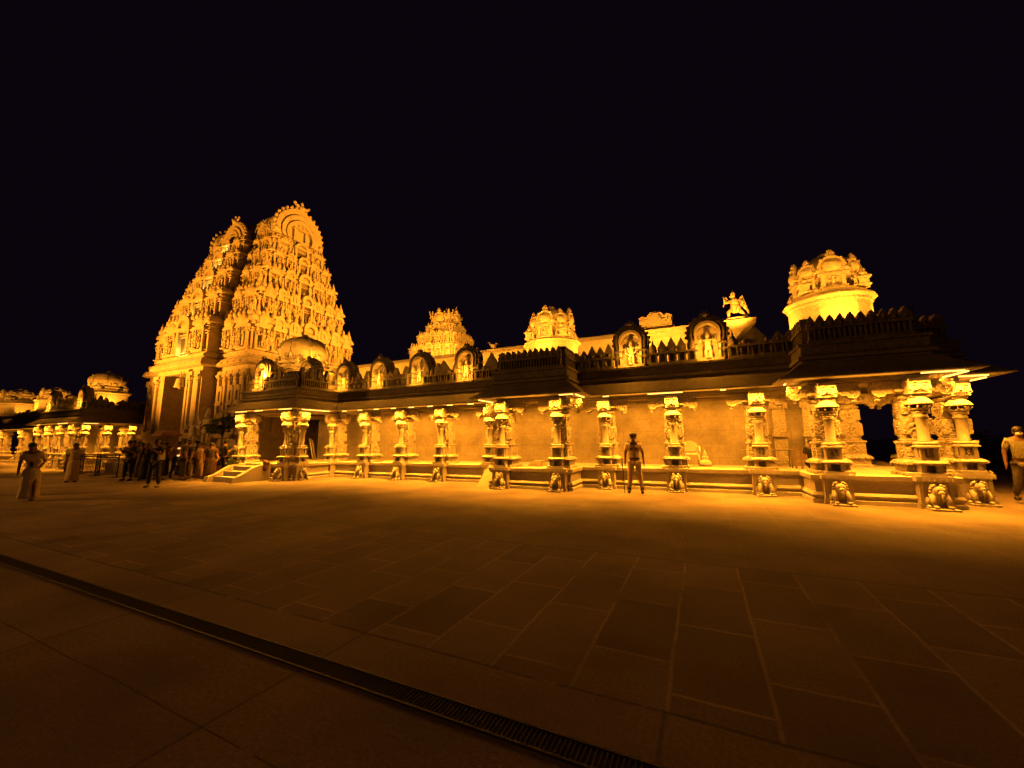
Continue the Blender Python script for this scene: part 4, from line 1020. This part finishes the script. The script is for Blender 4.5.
    mb_.build('shoes', plain('shoe_leather', (.03, .02, .015), .5), P)
    c = MB(); c.lathe([(.15, .97), (.152, .975), (.152, 1.01), (.15, 1.015)], 16, sy=.8)
    if not skirt: c.box(-.03, .03, -.135, -.12, .97, 1.015); c.build('belt', plain('belt_leather', (.05, .025, .015), .45), P)
    if dupatta:
        c = MB(); c.tube([(-.16, -.1-lx, 1.2), (-.1, -.1-lx, 1.46), (.02, .09-lx*.5, 1.44), (.15, .14, 1.1), (.2, .16, .7)], [.05, .06, .07, .09, .07], 8); c.build('shawl', plain('shawl_cloth', dupatta), P)
    if bag:
        c = MB(); c.box(.16, .24, -.14, .12, .98, 1.3, .02); c.tube([(.2, 0, 1.3), (.05, -.12, 1.45), (-.1, .1, 1.42), (.2, .05, 1.3)], .012, 5); c.build('shoulder_bag', plain('bag_cloth', bag), P)
    return P
gd = person(-1.83, 12.3, 0, 'uniformed guard in khaki standing legs apart before the cloister, holding a long stick', 1.72, .15, (.50, .38, .23), (.42, .31, .18), .10, boots=True, cap=False)
c = MB()
for sx in (-1, 1):
    c.box(sx*.075-.045, sx*.075+.045, -.15, -.125, 1.22, 1.31); c.box(sx*.15-.05, sx*.15+.05, -.04, .05, 1.475, 1.487); c.ext([(sx*.01, 1.40), (sx*.08, 1.38), (sx*.07, 1.47), (sx*.01, 1.45)][::sx], -.13, -.10)
c.box(-.01, .01, -.155, -.14, 1.02, 1.38); c.build('pocket', cloth('uniform_trim', (.14, .095, .05)), gd)
c = MB(); c.lathe([(.102, 1.63), (.108, 1.66), (.112, 1.70), (.09, 1.73), (.02, 1.74)], 14, (0, -.03)); c.ball((-.02, -.11, 1.66), (.06, .05, .012), 8, 4); c.build('cap', plain('dark_cap_cloth', (.05, .03, .02)), gd)
T = thing('stick', -2.16, 12.25, 0, 'thin dark wooden stick held upright at the left side of the guard', 'stick')
m = MB(); m.tube([(.02, 0, .0), (.0, 0, .5), (-.02, .0, .98)], [.014, .015, .016], 8); m.build('cane', plain('dark_cane', (.06, .035, .02), .5), T)
person(6.70, 13.45, 0, 'man in light T-shirt and white face mask walking at the right edge', 1.76, -.25, (.22, .20, .12), (.12, .10, .08), .06, .18, mask=(.5, .42, .36))
person(-18.0, 7.6, 0, 'dark-clothed man standing apart on the left plaza, raising a phone, light bag at his side', 1.72, .5, (.035, .035, .035), (.02, .02, .022), .1, 0, (('up', 0), ('phone', 0)), bag=(.4, .36, .28))
person(-17.4, 4.5, 0, 'woman in long pale dress with dark hair leaning forward, nearest at far left', 1.62, 1.0, (.62, .52, .36), (.2, .14, .1), .06, .15, (('down', 0), ('fwd', 0)), skirt=(.62, .52, .36), lean=.2, longhair=True)
person(-24.2, 7.4, 0, 'person in pale yellow robe with dark hair, standing before the railing', 1.62, .8, (.5, .4, .2), (.4, .3, .2), .06, 0, skirt=(.5, .4, .2), longhair=True)
person(-20.4, 4.3, 0, 'person in dull red clothes at the left picture edge, partly cut off', 1.6, .3, (.22, .05, .03), (.1, .03, .02), .08, 0, skirt=(.2, .05, .03), longhair=True)
person(-22.6, 8.6, 0, 'person in black standing at the right end of the railing', 1.72, .4, (.02, .02, .02), (.02, .02, .02), .08, 0, (('phone', 0), ('phone', 0)))
person(-21.9, 8.9, 0, 'person in black with dark shawl, second from the railing end', 1.6, .9, (.025, .02, .02), (.02, .02, .02), .08, 0, skirt=(.02, .018, .018), dupatta=(.03, .02, .02))
person(-21.6, 9.9, 0, 'person in orange-brown shirt standing among the dark crowd', 1.66, 1.4, (.42, .22, .09), (.06, .05, .04), .08, .1, (('up', 0), ('down', 0)))
person(-21.1, 10.6, 0, 'person in light tunic turned sideways beside the brown umbrella', 1.6, 2.2, (.4, .3, .2), (.2, .15, .1), .06, .06, skirt=(.3, .2, .12))
person(-20.4, 9.6, 0, 'man in dark jacket facing the doorway, left of the two lights', 1.74, 2.9, (.03, .03, .03), (.025, .025, .025), .1)
person(-22.1, 10.9, 0, 'person in black trousers and grey shirt near the statues', 1.7, 2.6, (.08, .075, .07), (.02, .02, .02), .1)
person(-20.0, 10.5, 0, 'woman in dark red sari near the statue pedestal', 1.58, .6, (.12, .03, .02), (.1, .03, .02), .06, 0, skirt=(.11, .03, .02), longhair=True)
for q in ((-26.0, 10.2, 'person in black by the railing, back of the crowd', 1.7, 1.2), (-25.0, 9.6, 'person in dark clothes left of the umbrella, tallest there', 1.76, 2.0),
          (-24.2, 10.6, 'person in dark clothes directly behind the umbrella handle', 1.66, .2), (-22.4, 9.6, 'person in dark clothes just right of the umbrella', 1.72, 3.0),
          (-21.3, 9.1, 'person in black with both hands raised to a phone', 1.68, 2.4), (-19.4, 10.1, 'person in dark clothes nearest the porch steps', 1.6, 1.5),
          (-22.9, 10.9, 'person in black at the foot of the dark doorway, back row', 1.74, 2.2), (-21.8, 11.0, 'short person in dark clothes behind the two small lamps', 1.56, 2.7),
          (-20.9, 10.0, 'person in dark clothes between the two small lamps and the maroon sari', 1.7, .1), (-24.6, 10.0, 'person in dark clothes left of the umbrella, shorter, skirted', 1.58, 1.0),
          (-20.0, 11.0, 'person in black just behind the woman in dark red sari', 1.72, 2.9), (-25.6, 11.0, 'person in dark clothes deep in the shadow behind the railing end', 1.64, .6),
          (-23.3, 9.3, 'person in dark brown clothes half hidden behind the lone man with phone', 1.62, .9)):
    person(q[0], q[1], 0, q[2], q[3], q[4], (.03, .022, .016), (.02, .016, .013), .09, .05, (('phone', 0), ('down', 0)) if q[3] > 1.67 else (('down', 0), ('fwd', 0)), skirt=(.03, .015, .012) if q[3] < 1.67 else None)
# umbrella and lanterns in the crowd
T = thing('umbrella', -22.9, 10.0, 0, 'open brown umbrella above the dark crowd before the doorway', 'umbrella')
m = MB(); m.lathe([(.62, 1.92), (.6, 2.0), (.45, 2.12), (.22, 2.2), (.02, 2.23)], 8, smooth=False); m.build('canopy', plain('umbrella_cloth', (.22, .12, .07), .8), T)
m = MB(); m.tube([(0, 0, 1.1), (0, 0, 2.28)], .012, 6); m.tube([(0, 0, 1.12), (.03, 0, 1.06), (.06, 0, 1.1)], .014, 6); m.build('handle', M_STEEL, T)
for (s_, y_, z_, lb) in ((-20.0, 9.2, 1.32, 'upper of two small white lamps held up in the dark crowd'), (-20.0, 9.2, 1.02, 'lower of two small white lamps held up in the dark crowd')):
    T = thing('hand_lamp', s_, y_, z_, lb, 'lamp', 'small lamps in the crowd')
    m = MB(); m.ball((0, 0, .05), (.06, .05, .04), 8, 5); m.build('lens', plain('lamp_white', (.6, .5, .3), emit=(1, .6, .2), es=1.2), T)
    m = MB(); m.box(-.03, .03, -.02, .03, -.12, .01); m.build('body', M_STEEL, T)
# seated figure and things on the cloister floor
person(2.9, 14.35, .05, 'dark-clothed person sitting against the carved wall inside the right bay', 1.45, .3, (.02, .02, .02), (.02, .02, .02), .1, 0, (('fwd', 0), ('fwd', 0)), sit=True)
# ------------------------------------------------------------------ small things on the cloister floor
T = thing('plastic_chair', -.33, 14.3, FLOOR, 'pale plastic armchair with arched back beside the middle pillar', 'chair', rz=.1)
M_PL = plain('pale_plastic', (.62, .55, .42), .4)
m = MB(); m.box(-.22, .22, -.22, .2, .38, .42, .01); m.build('seat', M_PL, T)
for sx in (-1, 1):
    for sy in (-1, 1):
        m = MB(); m.tube([(sx*.2, sy*.18, .40), (sx*.26, sy*.24, 0)], [.026, .02], 6); m.build('leg', M_PL, T)
    m = MB(); m.tube([(sx*.22, .2, .62), (sx*.25, 0, .63), (sx*.25, -.2, .6), (sx*.25, -.23, .42)], .024, 6); m.build('arm', M_PL, T)
m = MB(); m.ring(arch_pts(.5, .42, 14, z0=.40), arch_pts(.40, .35, 14, z0=.40), .18, .215)
m.ext([(.19, .50), (.19, .62), (.15, .71), (.07, .77), (-.07, .77), (-.15, .71), (-.19, .62), (-.19, .50), (-.12, .47), (.12, .47)], .185, .21)
m.build('backrest', M_PL, T)
T = thing('stone_finial', .08, 14.1, FLOOR, 'small pot-shaped stone finial standing on the floor right of the plastic chair', 'stone finial')
m = MB(); m.lathe([(.12, 0), (.17, .03), (.18, .12), (.13, .2), (.07, .23), (.10, .27), (.09, .32), (.04, .36), (.055, .40), (.03, .45), (.01, .52)], 16); m.build('pot', M_SMOOTH, T)
m = MB(); m.sq([(.17, 0), (.17, .02)]); m.build('base', M_SMOOTH, T)
T = thing('bench_frame', 1.85, 14.5, FLOOR, 'low bare metal bench frame standing against the wall left of the right bay', 'bench')
M_BN = plain('grey_metal', (.25, .22, .18), .45, .5)
m = MB(); m.box(-.68, .68, -.22, .22, .50, .54); m.build('top', M_BN, T)
for sx in (-1, 1):
    for sy in (-1, 1):
        m = MB(); m.tube([(sx*.55, sy*.18, .5), (sx*.62 if sx < 0 else .55, sy*.18, 0)], .02, 6); m.build('leg', M_BN, T)
m = MB(); m.tube([(-.58, -.18, .12), (.55, -.18, .12)], .015, 6); m.build('stretcher', M_BN, T)
T = thing('wooden_rack', 2.5, 13.95, FLOOR, 'narrow upright wooden rack with rungs between the two pillars of the right bay side', 'rack', rz=.5)
M_WD = plain('worn_wood', (.2, .12, .06), .7)
for sx in (-.09, .09):
    m = MB(); m.box(sx-.015, sx+.015, -.02, .02, 0, .62); m.build('post', M_WD, T)
m = MB()
for z_ in (.15, .3, .45, .58): m.box(-.09, .09, -.012, .012, z_, z_+.03)
m.build('rung', M_WD, T)
T = thing('folded_mats', -5.2, 13.0, FLOOR, 'low untidy pile of folded mats on the floor of the middle bay', 'mats')
m = MB()
for i in range(3): m.box(-.3+.04*i, .28-.05*i, -.16, .16, i*.05+.001*i, i*.05+.045, .012)
m.ball((.05, 0, .16), (.18, .12, .05), 10, 5); m.build('pile', plain('mat_cloth', (.33, .26, .17), .9, var=.35), T)
T = thing('wooden_ramp', -6.8, 12.75, 0, 'plain plank ramp leaning on the plinth at the left corner of the middle bay', 'ramp')
m = MB(); m.ext([(-.75, 0), (.35, 0), (.35, .7), (.25, .7)], -.3, .3); m.v = [(y_, x_, z_) for (x_, y_, z_) in m.v]; m.build('board', plain('ramp_board', (.36, .27, .17), .8), T)
T = thing('leaning_board', -18.3, 14.2, FLOOR, 'thin pale board leaning inside the left bay beside its corner pillar', 'board')
m = MB(); m.tube([(-.15, 0, 1.1), (.22, 0, 0)], .035, 4); m.tube([(-.1, .1, 1.05), (.27, .1, 0)], .03, 4); m.build('plank', M_SMOOTH, T)
T = thing('cloth_bundle', -16.75, 10.9, 0.0, 'dark bundle hanging on the porch step balustrade', 'bundle')
m = MB(); m.ball((0, 0, .72), (.12, .14, .12), 9, 6); m.ball((.02, -.06, .55), (.09, .1, .18), 9, 6); m.ball((-.04, -.1, .82), (.05, .06, .05), 7, 5); m.build('cloth', plain('bundle_cloth', (.12, .05, .03)), T)
T = thing('plant_pot', -18.9, 10.75, .0, 'round dark shrub in a pot at the foot of the left porch pillar', 'potted plant')
m = MB(); m.lathe([(.14, 0), (.2, .28), (.22, .45), (.17, .45)], 12, z0=0); m.build('pot', M_SMOOTH, T)
m = MB(); bush(m, (0, 0, .75), (.3, .3, .26), 500, 8, .05); m.build('foliage', M_LEAF, T)
# railing barriers in front of the left cloister
def barrier(s, y, L_, label, rz=0):
    T = thing('crowd_barrier', s, y, 0, label, 'railing', 'railings before the left cloister', rz)
    for x in (-L_/2, L_/2):
        m = MB(); m.tube([(x, 0, 0), (x, 0, 1.1)], .03, 8); m.box(x-.04, x+.04, -.2, .2, 0, .03); m.build('post', M_STEEL, T)
    m = MB()
    for z_ in (.12, .82, 1.05): m.tube([(-L_/2, 0, z_), (L_/2, 0, z_)], .022, 6)
    m.build('rail', M_STEEL, T)
    m = MB(); n = int(L_/.16)
    for k in range(1, n): m.tube([(-L_/2+k*L_/n, 0, .12), (-L_/2+k*L_/n, 0, .82)], .012, 5); m.ball((-L_/2+k*L_/n, 0, .93), .035, 6, 4)
    m.build('bars', M_STEEL, T)
barrier(-26.6, 9.3, 2.3, 'dark iron crowd railing with ball studs, nearest the crowd', .0); barrier(-29.4, 9.6, 2.3, 'dark iron crowd railing further left, behind the person in pale robe')
barrier(-32.3, 9.9, 2.3, 'dark iron crowd railing at the far left end of the row')
# dark hedge and wall beyond the right edge
T = thing('garden_hedge', 17.5, 24, 0, 'dim clipped hedge in the darkness beyond the right end of the cloister', 'hedge')
m = MB()
for i in range(11): bush(m, (-8+i*1.7, 0, .8), (1.1, .7, .75), 700, 20+i, .12)
m.build('foliage', M_LEAF, T)
m = MB(); m.box(-9, 9.5, .9, 1.1, 0, 1.1); m.build('kerb_wall', M_DARK, T)

# ------------------------------------------------------------------ world, fill, camera
w = bpy.data.worlds.new('World'); scene.world = w; w.use_nodes = True
nt = w.node_tree; bg = nt.nodes['Background']
sky = nt.nodes.new('ShaderNodeTexSky'); sky.sky_type = 'NISHITA'; sky.sun_disc = False
sky.sun_elevation = radians(-6); sky.sun_rotation = radians(200)
mixn = nt.nodes.new('ShaderNodeMixRGB'); mixn.blend_type = 'ADD'; mixn.inputs['Fac'].default_value = 1
mixn.inputs['Color2'].default_value = (.05, .024, .06, 1)
nt.links.new(sky.outputs['Color'], mixn.inputs['Color1']); nt.links.new(mixn.outputs['Color'], bg.inputs['Color'])
bg.inputs['Strength'].default_value = .06
# unseen floodlight on the left, then two added fills with no source
lamp('SPOT', -34, -6, 8, 6500, (-19, 9, 1), spot=80, size=.6, blend=1, color=(1, .36, .04), name='plaza_flood_fill')
lamp('SPOT', -14, 1.5, 3.2, 700, (GC[0]+PX, 14, 8), spot=40, size=.3, blend=1, name='side_fill')  # added fill, lifts the dark recess side of the gate tower
lamp('SPOT', -6, -16, 9, 560, (-4, 5, 0), spot=120, size=1.0, blend=1, color=(1, .36, .04), name='plaza_flood_fill')  # added fill behind the camera, lifts the foreground paving

cam_d = bpy.data.cameras.new('camera'); cam = bpy.data.objects.new('camera', cam_d); col.objects.link(cam)
cam_d.sensor_width = 36; cam_d.lens = 393.5/1024*36; cam_d.clip_end = 2000; cam_d.clip_start = .05
cam.matrix_world = Matrix.Translation((0, 0, 1.55)) @ Matrix.Rotation(radians(90+8.23), 4, 'X') @ Matrix.Rotation(radians(-.545), 4, 'Z')
scene.camera = cam
scene.view_settings.view_transform = 'Standard'; scene.view_settings.look = 'None'; scene.view_settings.exposure = 0; scene.view_settings.gamma = 1
scene.view_settings.use_curve_mapping = False
scene.render.engine = 'CYCLES'
cy = scene.cycles; cy.use_denoising = True; cy.max_bounces = 5; cy.diffuse_bounces = 2; cy.glossy_bounces = 2; cy.sample_clamp_indirect = 4
cy.use_light_tree = True
try: cy.denoiser = 'OPENIMAGEDENOISE'
except Exception: pass
